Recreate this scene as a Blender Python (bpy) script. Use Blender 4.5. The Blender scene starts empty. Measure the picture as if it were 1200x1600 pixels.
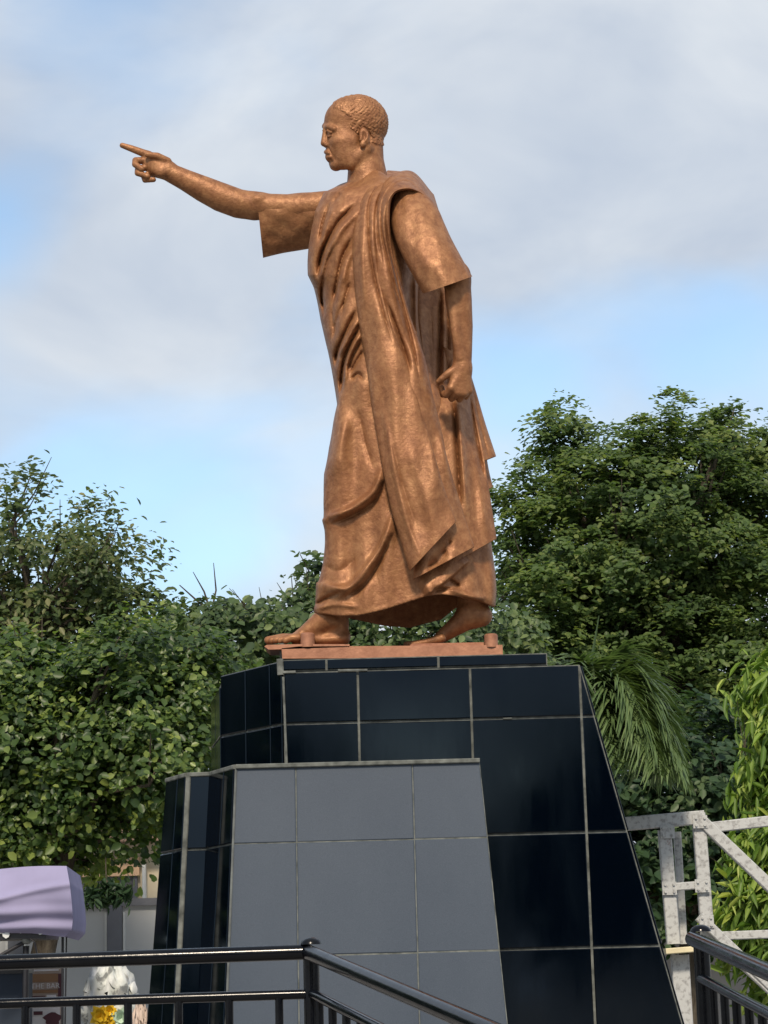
import bpy, math, random
import numpy as np
from mathutils import Vector, Matrix

rng = np.random.default_rng(7)
random.seed(7)
scene = bpy.context.scene
C = scene.collection
R = math.radians

# ------------------------------------------------------------------ camera
FPX, EYE = 3400.0, 1.6
PITCH, ROLL = math.atan(720.0 / FPX), 0.026
_F = np.array([0, math.cos(PITCH), math.sin(PITCH)])
_U0 = np.array([0, -math.sin(PITCH), math.cos(PITCH)])
_R0 = np.array([1.0, 0, 0])
_R = math.cos(ROLL) * _R0 - math.sin(ROLL) * _U0
_U = math.sin(ROLL) * _R0 + math.cos(ROLL) * _U0
CAM = np.array([0, 0, EYE])
cd = bpy.data.cameras.new('camera')
cam = bpy.data.objects.new('camera', cd)
C.objects.link(cam)
cd.sensor_fit = 'VERTICAL'
cd.sensor_height = 36.0
cd.lens = FPX / 1600 * 36.0
cd.clip_start, cd.clip_end = 0.1, 3000
cam.matrix_world = Matrix(((_R[0], _U[0], -_F[0], CAM[0]), (_R[1], _U[1], -_F[1], CAM[1]),
                           (_R[2], _U[2], -_F[2], CAM[2]), (0, 0, 0, 1)))
scene.camera = cam


def ray(px, py):
    px, py = np.asarray(px, float), np.asarray(py, float)
    return _F + ((px - 600) / FPX)[..., None] * _R + ((800 - py) / FPX)[..., None] * _U


def P(px, py, Y):
    """the world point at distance Y (metres north of the viewer) seen in that direction"""
    d = ray(px, py)
    return CAM + d * (np.asarray(Y, float) / d[..., 1])[..., None]


def proj(X, Y, Z):
    qx, qy, qz = X - CAM[0], Y - CAM[1], Z - CAM[2]
    w = qy * _F[1] + qz * _F[2]
    return (600 + FPX * (qx * _R[0] + qy * _R[1] + qz * _R[2]) / w,
            800 - FPX * (qx * _U[0] + qy * _U[1] + qz * _U[2]) / w)


# ------------------------------------------------------------------ sky, sun, exposure
SUN_EL, SUN_AZ = R(43), R(-4)      # azimuth: to the right of straight behind the viewer
world = bpy.data.worlds.new('World')
scene.world = world
world.use_nodes = True
wn, wl = world.node_tree.nodes, world.node_tree.links
wn.clear()
sky = wn.new('ShaderNodeTexSky')
sky.sky_type = 'NISHITA'
sky.sun_disc = False
sky.sun_elevation = SUN_EL
sky.sun_rotation = math.pi - SUN_AZ
sky.air_density, sky.dust_density, sky.ozone_density = 1.0, 1.4, 1.5
tc = wn.new('ShaderNodeTexCoord')


def wmath(op, a, b=None, c=None):
    n = wn.new('ShaderNodeMath')
    n.operation = op
    for i, v in enumerate((a, b, c)):
        if v is None:
            continue
        if isinstance(v, (int, float)):
            n.inputs[i].default_value = v
        else:
            wl.new(v, n.inputs[i])
    return n.outputs[0]


mp = wn.new('ShaderNodeMapping')
mp.inputs['Scale'].default_value = (1.0, 1.0, 1.7)
mp.inputs['Rotation'].default_value = (0, R(-14), 0)
mp.inputs['Location'].default_value = (3.15, 0.4, 1.72)
wl.new(tc.outputs['Generated'], mp.inputs['Vector'])


def wnoise(scale, detail, rough, dist=0.0):
    n = wn.new('ShaderNodeTexNoise')
    n.inputs['Scale'].default_value = scale
    n.inputs['Detail'].default_value = detail
    n.inputs['Roughness'].default_value = rough
    n.inputs['Distortion'].default_value = dist
    wl.new(mp.outputs[0], n.inputs['Vector'])
    return n.outputs['Fac']


# cover: mostly cloud, with blue breaks between
cover = wmath('MULTIPLY_ADD', wnoise(5.0, 5.0, 0.48, 0.3), 2.6, -0.42)
nrm_ = wn.new('ShaderNodeVectorMath')
nrm_.operation = 'NORMALIZE'
wl.new(tc.outputs['Generated'], nrm_.inputs[0])
for (u, v, r_, a_) in ((10, 330, 210, .75), (140, 20, 280, .6), (790, 570, 200, .6), (960, 520, 240, .7), (1130, 490, 230, .7), (330, 860, 230, .6), (130, 720, 200, .3), (620, 760, 200, .3),
                       (1000, 170, 330, -.45), (760, 120, 280, -.25), (150, 560, 260, -.35), (330, 500, 200, -.25), (1180, 330, 160, -.2)):
    d_ = ray(u, v)
    d_ = d_ / np.linalg.norm(d_)
    vm = wn.new('ShaderNodeVectorMath')
    vm.operation = 'DISTANCE'
    wl.new(nrm_.outputs[0], vm.inputs[0])
    vm.inputs[1].default_value = tuple(d_)
    mr = wn.new('ShaderNodeMapRange')
    mr.interpolation_type = 'SMOOTHSTEP'
    mr.inputs['From Min'].default_value = 0.0
    mr.inputs['From Max'].default_value = r_ / FPX
    mr.inputs['To Min'].default_value = a_
    mr.inputs['To Max'].default_value = 0.0
    wl.new(vm.outputs['Value'], mr.inputs['Value'])
    cover = wmath('SUBTRACT', cover, mr.outputs[0])
cl = wn.new('ShaderNodeMapRange')
cl.interpolation_type = 'SMOOTHSTEP'
cl.inputs['From Min'].default_value = 0.1
cl.inputs['From Max'].default_value = 1.15
cl.inputs['To Min'].default_value = 0.20
cl.inputs['To Max'].default_value = 0.97
wl.new(cover, cl.inputs['Value'])
cr2 = wn.new('ShaderNodeValToRGB')
cr2.color_ramp.elements[0].position = 0.36
cr2.color_ramp.elements[1].position = 0.66
cr2.color_ramp.elements[0].color = (3.45, 3.95, 4.75, 1)
cr2.color_ramp.elements[1].color = (5.1, 5.4, 5.75, 1)
wl.new(wnoise(6.0, 5.0, .52, .4), cr2.inputs['Fac'])
hs = wn.new('ShaderNodeMix')
hs.data_type = 'RGBA'
hs.blend_type = 'MULTIPLY'
hs.inputs['Factor'].default_value = 1.0
wl.new(sky.outputs[0], hs.inputs['A'])
hs.inputs['B'].default_value = (1.42, 1.55, 1.5, 1)
mix = wn.new('ShaderNodeMix')
mix.data_type = 'RGBA'
wl.new(cl.outputs[0], mix.inputs['Factor'])
wl.new(hs.outputs['Result'], mix.inputs['A'])
wl.new(cr2.outputs[0], mix.inputs['B'])
bg = wn.new('ShaderNodeBackground')
bg.inputs['Strength'].default_value = 0.12
wl.new(mix.outputs['Result'], bg.inputs['Color'])
wo = wn.new('ShaderNodeOutputWorld')
wl.new(bg.outputs[0], wo.inputs['Surface'])

sd = bpy.data.lights.new('sun', 'SUN')
sd.energy = 3.4
sd.angle = R(8.0)
sd.color = (1.0, 0.86, 0.68)
sun = bpy.data.objects.new('sun', sd)
C.objects.link(sun)
to_sun = Vector((math.sin(SUN_AZ) * math.cos(SUN_EL), -math.cos(SUN_AZ) * math.cos(SUN_EL), math.sin(SUN_EL)))
sun.rotation_euler = to_sun.to_track_quat('Z', 'Y').to_euler()

vs = scene.view_settings
vs.view_transform = 'Standard'
vs.look = 'None'
vs.exposure = 0.3
vs.gamma = 1.0
vs.use_curve_mapping = False
scene.render.resolution_x, scene.render.resolution_y = 768, 1024


# ------------------------------------------------------------------ helpers: objects
def tag(o, label=None, cat=None, group=None, kind=None):
    if label:
        o['label'] = label
    if cat:
        o['category'] = cat
    if group:
        o['group'] = group
    if kind:
        o['kind'] = kind
    return o


def empty(name, loc=(0, 0, 0)):
    o = bpy.data.objects.new(name, None)
    o.empty_display_size = 0.2
    C.objects.link(o)
    o.location = loc
    return o


def link(name, me, mat, parent=None, smooth=False):
    me.materials.append(mat) if mat and not me.materials else None
    if smooth:
        me.polygons.foreach_set('use_smooth', np.ones(len(me.polygons), bool))
    o = bpy.data.objects.new(name, me)
    C.objects.link(o)
    if parent is not None:
        o.parent = parent
        o.matrix_parent_inverse = Matrix.Translation(-Vector(parent.location)) if parent.parent is None else Matrix.Identity(4)
    return o


def mesh(name, verts, faces):
    me = bpy.data.meshes.new(name)
    me.from_pydata([tuple(map(float, v)) for v in verts], [], [tuple(map(int, f)) for f in faces])
    me.update()
    return me


def qmesh(name, V, Q):
    """fast mesh from an (n,3) vertex array and an (m,k) face array"""
    V = np.ascontiguousarray(V, np.float32)
    Q = np.ascontiguousarray(Q, np.int32)
    me = bpy.data.meshes.new(name)
    me.vertices.add(len(V))
    me.vertices.foreach_set('co', V.ravel())
    k = Q.shape[1]
    me.loops.add(Q.size)
    me.loops.foreach_set('vertex_index', Q.ravel())
    me.polygons.add(len(Q))
    me.polygons.foreach_set('loop_start', np.arange(len(Q), dtype=np.int32) * k)
    me.update(calc_edges=True)
    return me


class MB:
    """collects boxes, tubes and prisms into one mesh"""
    def __init__(s):
        s.v, s.f = [], []

    def add(s, v, f):
        n = len(s.v)
        s.v += [tuple(map(float, p)) for p in v]
        s.f += [tuple(i + n for i in q) for q in f]
        return s

    def box(s, lo, hi):
        x0, y0, z0 = lo
        x1, y1, z1 = hi
        v = [(x0, y0, z0), (x1, y0, z0), (x1, y1, z0), (x0, y1, z0), (x0, y0, z1), (x1, y0, z1), (x1, y1, z1), (x0, y1, z1)]
        return s.add(v, [(0, 3, 2, 1), (4, 5, 6, 7), (0, 1, 5, 4), (1, 2, 6, 5), (2, 3, 7, 6), (3, 0, 4, 7)])

    def bar(s, a, b, w, h, up=(0, 0, 1), ch=0.0):
        a, b = np.array(a, float), np.array(b, float)
        d = (b - a) / np.linalg.norm(b - a)
        u = np.cross(d, np.array(up, float))
        u /= np.linalg.norm(u)
        t = np.cross(u, d)
        if ch:
            pr = [(-w / 2 + ch, -h / 2), (w / 2 - ch, -h / 2), (w / 2, -h / 2 + ch), (w / 2, h / 2 - ch),
                  (w / 2 - ch, h / 2), (-w / 2 + ch, h / 2), (-w / 2, h / 2 - ch), (-w / 2, -h / 2 + ch)]
        else:
            pr = [(-w / 2, -h / 2), (w / 2, -h / 2), (w / 2, h / 2), (-w / 2, h / 2)]
        n = len(pr)
        v = [a + u * x + t * y for x, y in pr] + [b + u * x + t * y for x, y in pr]
        f = [(i, (i + 1) % n, n + (i + 1) % n, n + i) for i in range(n)]
        return s.add(v, f + [tuple(range(n - 1, -1, -1)), tuple(range(n, 2 * n))])

    def tube(s, pts, r, n=10, cap=True):
        pts = [np.array(p, float) for p in pts]
        rr = r if hasattr(r, '__len__') else [r] * len(pts)
        v, f = [], []
        ref = None
        for i, p in enumerate(pts):
            d = pts[min(i + 1, len(pts) - 1)] - pts[max(i - 1, 0)]
            d = d / (np.linalg.norm(d) + 1e-9)
            if ref is None:
                ref = np.array([0, 0, 1.0]) if abs(d[2]) < 0.9 else np.array([1.0, 0, 0])
            u = np.cross(ref, d)
            u /= np.linalg.norm(u) + 1e-9
            w = np.cross(d, u)
            ref = w
            ref = np.cross(d, u)
            for k in range(n):
                a = 2 * math.pi * k / n
                v.append(p + rr[i] * (u * math.cos(a) + w * math.sin(a)))
        for i in range(len(pts) - 1):
            for k in range(n):
                f.append((i * n + k, i * n + (k + 1) % n, (i + 1) * n + (k + 1) % n, (i + 1) * n + k))
        if cap:
            f.append(tuple(range(n - 1, -1, -1)))
            m = (len(pts) - 1) * n
            f.append(tuple(range(m, m + n)))
        return s.add(v, f)

    def prism(s, poly, ext):
        """planar polygon (3-D points) extruded by a vector"""
        n = len(poly)
        e = np.array(ext, float)
        v = [np.array(p, float) for p in poly] + [np.array(p, float) + e for p in poly]
        return s.add(v, [tuple(range(n)), tuple(range(2 * n - 1, n - 1, -1))] +
                     [(i, n + i, n + (i + 1) % n, (i + 1) % n) for i in range(n)])

    def build(s, name, mat, parent=None, smooth=False):
        me = mesh(name, s.v, s.f)
        import bmesh
        bm = bmesh.new()
        bm.from_mesh(me)
        bmesh.ops.recalc_face_normals(bm, faces=bm.faces[:])
        bm.to_mesh(me)
        bm.free()
        o = link(name, me, mat, parent)
        if smooth:
            me.polygons.foreach_set('use_smooth', np.ones(len(me.polygons), bool))
            try:
                me.set_sharp_from_angle(angle=R(40))
            except Exception:
                pass
        return o


# ------------------------------------------------------------------ helpers: materials
class Mat:
    def __init__(s, name):
        s.m = bpy.data.materials.new(name)
        s.m.use_nodes = True
        s.n, s.l = s.m.node_tree.nodes, s.m.node_tree.links
        s.b = s.n['Principled BSDF']
        s.out = s.n['Material Output']
        s.tc = s.n.new('ShaderNodeTexCoord')

    def set(s, **k):
        for a, v in k.items():
            s.b.inputs[a.replace('_', ' ')].default_value = v
        return s

    def noise(s, scale, detail=4, rough=0.55, vec=None, mapscale=None, dist=0.0):
        n = s.n.new('ShaderNodeTexNoise')
        n.inputs['Scale'].default_value = scale
        n.inputs['Detail'].default_value = detail
        n.inputs['Roughness'].default_value = rough
        n.inputs['Distortion'].default_value = dist
        v = vec or s.tc.outputs['Object']
        if mapscale:
            m = s.n.new('ShaderNodeMapping')
            m.inputs['Scale'].default_value = mapscale
            s.l.new(v, m.inputs['Vector'])
            v = m.outputs[0]
        s.l.new(v, n.inputs['Vector'])
        return n.outputs['Fac']

    def ramp(s, fac, stops):
        r = s.n.new('ShaderNodeValToRGB')
        e = r.color_ramp.elements
        while len(e) < len(stops):
            e.new(0.5)
        for i, (p, c) in enumerate(stops):
            e[i].position = p
            e[i].color = (c[0], c[1], c[2], 1) if hasattr(c, '__len__') else (c, c, c, 1)
        s.l.new(fac, r.inputs['Fac'])
        return r.outputs['Color']

    def mix(s, fac, a, b, mode='MIX'):
        m = s.n.new('ShaderNodeMix')
        m.data_type = 'RGBA'
        m.blend_type = mode
        for k, v in (('Factor', fac), ('A', a), ('B', b)):
            if isinstance(v, (int, float)):
                m.inputs[k].default_value = v
            elif hasattr(v, '__len__'):
                m.inputs[k].default_value = (*v[:3], 1)
            else:
                s.l.new(v, m.inputs[k])
        return m.outputs['Result']

    def color(s, sock):
        s.l.new(sock, s.b.inputs['Base Color'])
        return s

    def rough(s, sock):
        s.l.new(sock, s.b.inputs['Roughness'])
        return s

    def bump(s, sock, strength=0.3, dist=0.01):
        b = s.n.new('ShaderNodeBump')
        b.inputs['Strength'].default_value = strength
        b.inputs['Distance'].default_value = dist
        s.l.new(sock, b.inputs['Height'])
        s.l.new(b.outputs[0], s.b.inputs['Normal'])
        return s


def plain(name, col, rough=0.6, metal=0.0, var=0.12, scale=6.0, spec=0.5, bump=0.0):
    M = Mat(name).set(Roughness=rough, Metallic=metal, Specular_IOR_Level=spec)
    f = M.noise(scale, 5)
    M.color(M.ramp(f, [(0.3, [c * (1 - var) for c in col]), (0.7, [min(1, c * (1 + var)) for c in col])]))
    if bump:
        M.bump(M.noise(scale * 6, 3), 0.4, bump)
    return M.m


# copper-bronze paint of the statue: mottled, softly metallic
M = Mat('bronze_paint').set(Metallic=0.26, Specular_IOR_Level=0.3)
a = M.noise(3.0, 4, 0.6)
b_ = M.noise(24.0, 6, 0.68, dist=0.4)
c1 = M.ramp(b_, [(0.30, (0.195, 0.083, 0.036)), (0.5, (0.268, 0.122, 0.053)), (0.72, (0.360, 0.178, 0.079))])
c2 = M.ramp(a, [(0.38, (0.88, 0.82, 0.80)), (0.62, (1.0, 1.0, 1.0))])
st_ = M.ramp(M.noise(11.0, 5, 0.6, mapscale=(1.6, 1.6, 0.16)), [(0.30, (0.60, 0.54, 0.52)), (0.46, (1.0, 1.0, 1.0))])
M.color(M.mix(0.6, M.mix(1.0, c1, c2, 'MULTIPLY'), st_, 'MULTIPLY'))
M.rough(M.ramp(b_, [(0.3, 0.58), (0.7, 0.44)]))
bm_ = M.mix(0.5, M.noise(20.0, 5, 0.6, dist=0.6), M.noise(55.0, 3))
M.bump(bm_, 0.5, 0.012)
BRONZE = M.m
# hair: same paint with a curl relief
M = Mat('bronze_dusty').set(Metallic=0.35, Specular_IOR_Level=0.4, Roughness=0.6)
b_ = M.noise(12.0, 5, 0.65)
M.color(M.ramp(b_, [(0.35, (0.26, 0.115, 0.068)), (0.65, (0.37, 0.175, 0.105))]))
M.bump(M.noise(30.0, 4), 0.3, 0.01)
BRONZE_BASE = M.m

M = Mat('black_granite').set(Roughness=0.07, Specular_IOR_Level=0.3, Specular_Tint=(.7, .85, 1.0, 1))
sp = M.noise(260.0, 2)
st = M.noise(2.0, 5, 0.6, mapscale=(1.5, 1.5, 0.35))
M.color(M.mix(0.5, M.ramp(sp, [(0.45, (0.0003, 0.0011, 0.0030)), (0.75, (0.0012, 0.0030, 0.0065))]),
              M.ramp(st, [(0.45, (0.0003, 0.0014, 0.0040)), (0.8, (0.0030, 0.0055, 0.0100))])))
M.rough(M.ramp(st, [(0.4, 0.05), (0.75, 0.2)]))
M.bump(M.noise(1.8, 2), 0.08, 0.004)
GRANITE = M.m
M = Mat('grey_granite').set(Roughness=0.42, Specular_IOR_Level=0.35)
sp = M.noise(240.0, 2)
st = M.noise(1.6, 5, 0.6, mapscale=(1.2, 1.2, 0.5))
M.color(M.mix(0.6, M.ramp(sp, [(0.35, (0.028, 0.040, 0.060)), (0.7, (0.060, 0.077, 0.104))]),
              M.ramp(st, [(0.35, (0.036, 0.050, 0.074)), (0.7, (0.054, 0.070, 0.096))])))
M.bump(M.noise(40.0, 3), 0.05, 0.003)
GREY = M.m
M = Mat('cement_grout').set(Roughness=0.9, Specular_IOR_Level=0.2)
M.color(M.ramp(M.noise(18.0, 5), [(0.3, (0.055, 0.06, 0.056)), (0.7, (0.17, 0.18, 0.168))]))
M.bump(M.noise(60.0, 4), 0.5, 0.006)
GROUT = M.m
GROUT_DARK = plain('dirty_grout', (0.10, 0.11, 0.11), 0.9, var=0.4, scale=14)
BLACK_PAINT = plain('black_gloss_paint', (0.0025, 0.003, 0.005), 0.16, var=0.3, scale=10, spec=0.32)
M = Mat('black_rail_paint').set(Specular_IOR_Level=0.22)
d_ = M.noise(7.0, 6, .7)
M.color(M.ramp(d_, [(.45, (.0022, .0028, .0048)), (.85, (.009, .010, .012))]))
M.rough(M.ramp(d_, [(.4, .13), (.8, .34)]))
M.bump(M.noise(30.0, 3), .12, .004)
BLACK_PAINT = M.m
CONCRETE = plain('paving_concrete', (0.30, 0.29, 0.27), 0.9, var=0.2, scale=2)


def leaf_mat(name, dark, mid, light, spec=0.35, rough=0.45, trans=0.25):
    M = Mat(name).set(Roughness=rough, Specular_IOR_Level=spec)
    at = M.n.new('ShaderNodeAttribute')
    at.attribute_name = 'tint'
    col = M.ramp(at.outputs['Fac'], [(0.0, dark), (0.55, mid), (1.0, light)])
    M.color(col)
    tr = M.n.new('ShaderNodeBsdfTranslucent')
    M.l.new(M.mix(1.0, col, (1.5, 1.6, 0.8), 'MULTIPLY'), tr.inputs['Color'])
    ms = M.n.new('ShaderNodeMixShader')
    ms.inputs[0].default_value = trans
    M.l.new(M.b.outputs[0], ms.inputs[1])
    M.l.new(tr.outputs[0], ms.inputs[2])
    M.l.new(ms.outputs[0], M.out.inputs['Surface'])
    return M.m


M = Mat('bark').set(Roughness=0.95, Specular_IOR_Level=0.1)
M.color(M.ramp(M.noise(6.0, 6, 0.7, mapscale=(4, 4, 1)), [(0.3, (0.030, 0.024, 0.018)), (0.7, (0.13, 0.11, 0.085))]))
M.bump(M.noise(20.0, 5, mapscale=(3, 3, 0.6)), 0.6, 0.03)
BARK = M.m

# ================================================================== GROUND
g = MB().box((-400, -150, -0.5), (400, 800, 0.0)).build('ground', CONCRETE)
tag(g, kind='structure')

# raised platform under pedestal and railings
plat = MB().box((-6, 5.0, 0.0), (6, 17.0, 0.62)).build('platform', plain('platform_paving', (0.22, 0.21, 0.20), 0.85, scale=3))
tag(plat, kind='structure')

# ================================================================== PEDESTAL
D = 11.5
YF = 11.15
ped = empty('pedestal', (0.1, 11.9, 0.62))
tag(ped, 'stepped pedestal clad in glossy black tiles with grey front slab', 'pedestal')


def clip(poly, a, b, c):
    """keep a*u+b*v<=c"""
    out = []
    n = len(poly)
    for i in range(n):
        p, q = poly[i], poly[(i + 1) % n]
        dp, dq = a * p[0] + b * p[1] - c, a * q[0] + b * q[1] - c
        if dp <= 0:
            out.append(p)
        if (dp < 0) != (dq < 0) and dp != dq:
            t = dp / (dp - dq)
            out.append((p[0] + t * (q[0] - p[0]), p[1] + t * (q[1] - p[1])))
    return out


def shrink(poly, m):
    """inset a convex counter-clockwise polygon"""
    res = list(poly)
    n = len(poly)
    for i in range(n):
        p, q = poly[i], poly[(i + 1) % n]
        ex, ey = q[0] - p[0], q[1] - p[1]
        L = math.hypot(ex, ey)
        if L < 1e-6:
            continue
        nx, ny = ey / L, -ex / L
        res = clip(res, nx, ny, nx * p[0] + ny * p[1] - m)
        if len(res) < 3:
            return []
    return res


def area(p):
    return 0.5 * sum(p[i][0] * p[(i + 1) % len(p)][1] - p[(i + 1) % len(p)][0] * p[i][1] for i in range(len(p)))


def tile_face(O, u, v, poly, us, vsl, mat, joint=0.011, proud=0.012, jit=0.0012, back=True):
    """cover the polygon (u,v coordinates in the plane) with separate tiles"""
    O, u, v = np.array(O), np.array(u), np.array(v)
    n = np.cross(u, v)
    if area(poly) < 0:
        poly = poly[::-1]
    if back:
        MB().prism([O + u * p[0] + v * p[1] for p in poly], -n * .035).build('grout_bed', GROUT, ped)
    us = [-1e3] + sorted(us) + [1e3]
    vsl = [-1e3] + sorted(vsl) + [1e3]
    for i in range(len(us) - 1):
        for j in range(len(vsl) - 1):
            c = clip(clip(clip(clip(list(poly), -1, 0, -us[i]), 1, 0, us[i + 1]), 0, -1, -vsl[j]), 0, 1, vsl[j + 1])
            if len(c) < 3 or abs(area(c)) < 4e-4:
                continue
            c = shrink(c, joint / 2)
            if len(c) < 3 or abs(area(c)) < 2e-4:
                continue
            e = shrink(c, 0.004)
            dz = random.uniform(-jit, jit)
            tx, ty = random.uniform(-.004, .004), random.uniform(-.004, .004)
            cx = sum(p[0] for p in c) / len(c)
            cy = sum(p[1] for p in c) / len(c)
            lift = lambda p: proud + dz + tx * (p[0] - cx) + ty * (p[1] - cy)
            W = lambda p, h: O + u * p[0] + v * p[1] + n * h
            m = len(c)
            if len(e) != m:
                V = [W(p, -0.01) for p in c] + [W(p, lift(p)) for p in c]
                F = [(k, (k + 1) % m, m + (k + 1) % m, m + k) for k in range(m)] + [tuple(range(m, 2 * m))]
            else:
                V = [W(p, -0.01) for p in c] + [W(p, lift(p) - 0.003) for p in c] + [W(p, lift(p)) for p in e]
                F = [(k, (k + 1) % m, m + (k + 1) % m, m + k) for k in range(m)]
                F += [(m + k, m + (k + 1) % m, 2 * m + (k + 1) % m, 2 * m + k) for k in range(m)]
                F += [tuple(range(2 * m, 3 * m))]
            link('tile', mesh('tile', V, F), mat, ped)


zP = lambda px, py, Y: P(px, py, Y)[2]
xP = lambda px, py, Y: P(px, py, Y)[0]
Z_SLAB = zP(640, 1026, YF)
Z_TOP = zP(670, 1045, YF)
ZB = 0.62
xA = xP(444, 1120, YF)
xr_t = xP(906, 1044, YF)
xr_b1, zr_b1 = xP(1066, 1598, YF), zP(1066, 1598, YF)
slope = (xr_b1 - xr_t) / (Z_TOP - zr_b1)
xr_b = xr_t + slope * (Z_TOP - ZB)
z_rows = [zP(740, 1124, YF), zP(800, 1303.5, YF), zP(800, 1483.5, YF)]
z_rows += [z_rows[-1] - 0.605, z_rows[-1] - 1.21]
dl = np.array([-0.57, 0.82])
# end of the left face where it is seen at x=346 px
for t in np.linspace(0.2, 1.5, 400):
    q = np.array([xA, YF]) + dl * t
    if proj(q[0], q[1], 3.2)[0] <= 347:
        break
B2 = q
C2 = np.array([q[0] - 0.10, q[1] + 0.62])
Yb = 12.75
core = MB()
top = [(xA + .004, YF + .004, Z_TOP), (B2[0] + .004, B2[1], Z_TOP), (C2[0] + .004, C2[1], Z_TOP), (C2[0] + .3, Yb, Z_TOP), (xr_t - .1, Yb, Z_TOP), (xr_t, YF + .004, Z_TOP)]
bot = [(xA + .004, YF + .004, ZB), (B2[0] + .004, B2[1], ZB), (C2[0] + .004, C2[1], ZB), (C2[0] + .3, Yb, ZB), (xr_b + .1, Yb, ZB), (xr_b, YF + .004, ZB)]
top = [(x + (.05 if x < 0 else -.05), y + .05 * (y < 12), z - .004) for x, y, z in top]
bot = [(x + (.05 if x < 0 else -.05), y + .05 * (y < 12), z) for x, y, z in bot]
core.add(top + bot, [tuple(range(6)), tuple(range(11, 5, -1))] + [(i, 6 + i, 6 + (i + 1) % 6, (i + 1) % 6) for i in range(6)])
core.build('core', GROUT, ped)
# front tiles
tile_face((0, YF, 0), (1, 0, 0), (0, 0, 1), [(xA, ZB), (xr_b, ZB), (xr_t, Z_TOP), (xA, Z_TOP)],
          [xP(562, 1190, YF), xP(739, 1190, YF), xP(912, 1200, YF)], z_rows, GRANITE, joint=0.0125)
# right battered side
rd = np.array([xr_b - xr_t, 0, ZB - Z_TOP])
rd /= np.linalg.norm(rd)
tile_face((xr_t, YF + .01, Z_TOP), (0, 1, 0), -rd, [(0, 0), (1.55, 0), (1.55, -3.0), (0, -3.0)],
          [0.6, 1.2], [-(Z_TOP - z) / -rd[2] for z in z_rows], GRANITE)
# left face and the one behind it
Lf = np.linalg.norm(B2 - np.array([xA, YF]))
ul = np.array([-(B2 - [xA, YF])[0] / Lf, -(B2 - [xA, YF])[1] / Lf, 0])
tl = []
for px in (424, 386):
    for t in np.linspace(0, Lf, 400):
        q = B2 + ul[:2] * t
        if proj(q[0], q[1], 3.2)[0] >= px:
            tl.append(t)
            break
tile_face((B2[0], B2[1], 0), ul, (0, 0, 1), [(0, ZB), (Lf, ZB), (Lf, Z_SLAB - .004), (0, Z_SLAB - .004)], tl, z_rows, GRANITE, joint=0.009)
L2 = np.linalg.norm(C2 - B2)
u2 = np.array([*(B2 - C2) / L2, 0])
tile_face((C2[0], C2[1], 0), u2, (0, 0, 1), [(0, ZB), (L2, ZB), (L2, Z_TOP), (0, Z_TOP)], [L2 * .5], z_rows, GRANITE, joint=0.009)
# cap slab
xs0, xs1 = xP(434, 1040, YF), xP(855, 1030, YF)
cap = MB()
tp = [(xA + .012, YF + .012), (xs1 - .02, YF + .012), (xs1 - .02, 12.6), (C2[0] + .4, 12.6), (C2[0] + .03, C2[1]), (B2[0] + .012, B2[1])]
cap.prism([(x, y, Z_TOP - .01) for x, y in tp], (0, 0, Z_SLAB - Z_TOP + .004))
cap.build('cap_slab', GROUT, ped)
tile_face((0, YF + .004, 0), (1, 0, 0), (0, 0, 1), [(xP(441, 1040, YF), Z_TOP + .006), (xs1, Z_TOP + .004), (xs1, Z_SLAB), (xP(441, 1040, YF), Z_SLAB)],
          [xP(510, 1038, YF), xP(685, 1036, YF)], [], GRANITE, joint=0.012)
# top of the slab
tile_face((0, 0, Z_SLAB - .012), (1, 0, 0), (0, 1, 0), [(xA + .01, YF + .02), (xs1, YF + .02), (xs1, 12.6), (C2[0] + .4, 12.6), (B2[0] + .02, B2[1])],
          [-.2, .4], [11.7, 12.3], GRANITE)
# mortar patches at the corner
MB().bar((xs0 + .015, YF + .004, zP(436, 1055, YF)), (xs0 + .012, YF + .004, Z_SLAB + .004), .034, .05, (0, 1, 0), .006).build('mortar_patch', GROUT, ped)
for (xa, xb, yy, th) in ((442, 462, 1050.5, .014), (528, 574, 1047.5, .012), (786, 800, 1123, .008)):
    Pa, Pb = P(xa, yy, YF - .016), P(xb, yy - .5, YF - .016)
    MB().bar(Pa, Pb, .012, th, (0, 0, 1), .003).build('mortar_patch', GROUT, ped)
Pa, Pb = P(442.5, 1058, YF - .012), P(448, 1194, YF - .012)
MB().bar(Pa, Pb, .012, .022, (0, 1, 0), .003).build('mortar_joint', GROUT, ped)

# lower tier: stepped plan, flaring towards the ground
YG = 10.75
zt = zP(560, 1194, YG)


def at_z(px, py0, z, Y):   # x of the point at height z, distance Y, seen near column px
    lo = None
    for py in np.linspace(1000, 2100, 600):
        w = P(px, py, Y)
        if w[2] <= z:
            return w[0]
    return lo


tops = [(750, YG), (369, YG), (330, YG + .36), (293, YG + .37), (262, YG + .66)]
T = [np.array([xP(px, 1205, Y), Y, zt]) for px, Y in tops]
ln = []
for i, off in enumerate((.18, .15, .15, .15)):
    a_, b_ = T[i + 1][:2], T[i][:2]
    e2 = (b_ - a_) / np.linalg.norm(b_ - a_)
    nr_ = np.array([e2[1], -e2[0]])
    ln.append((a_ + nr_ * off, e2))


def meet(l1, l2):
    A2 = np.array([l1[1], -l2[1]]).T
    t_ = np.linalg.solve(A2, l2[0] - l1[0])
    return l1[0] + l1[1] * t_[0]


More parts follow.
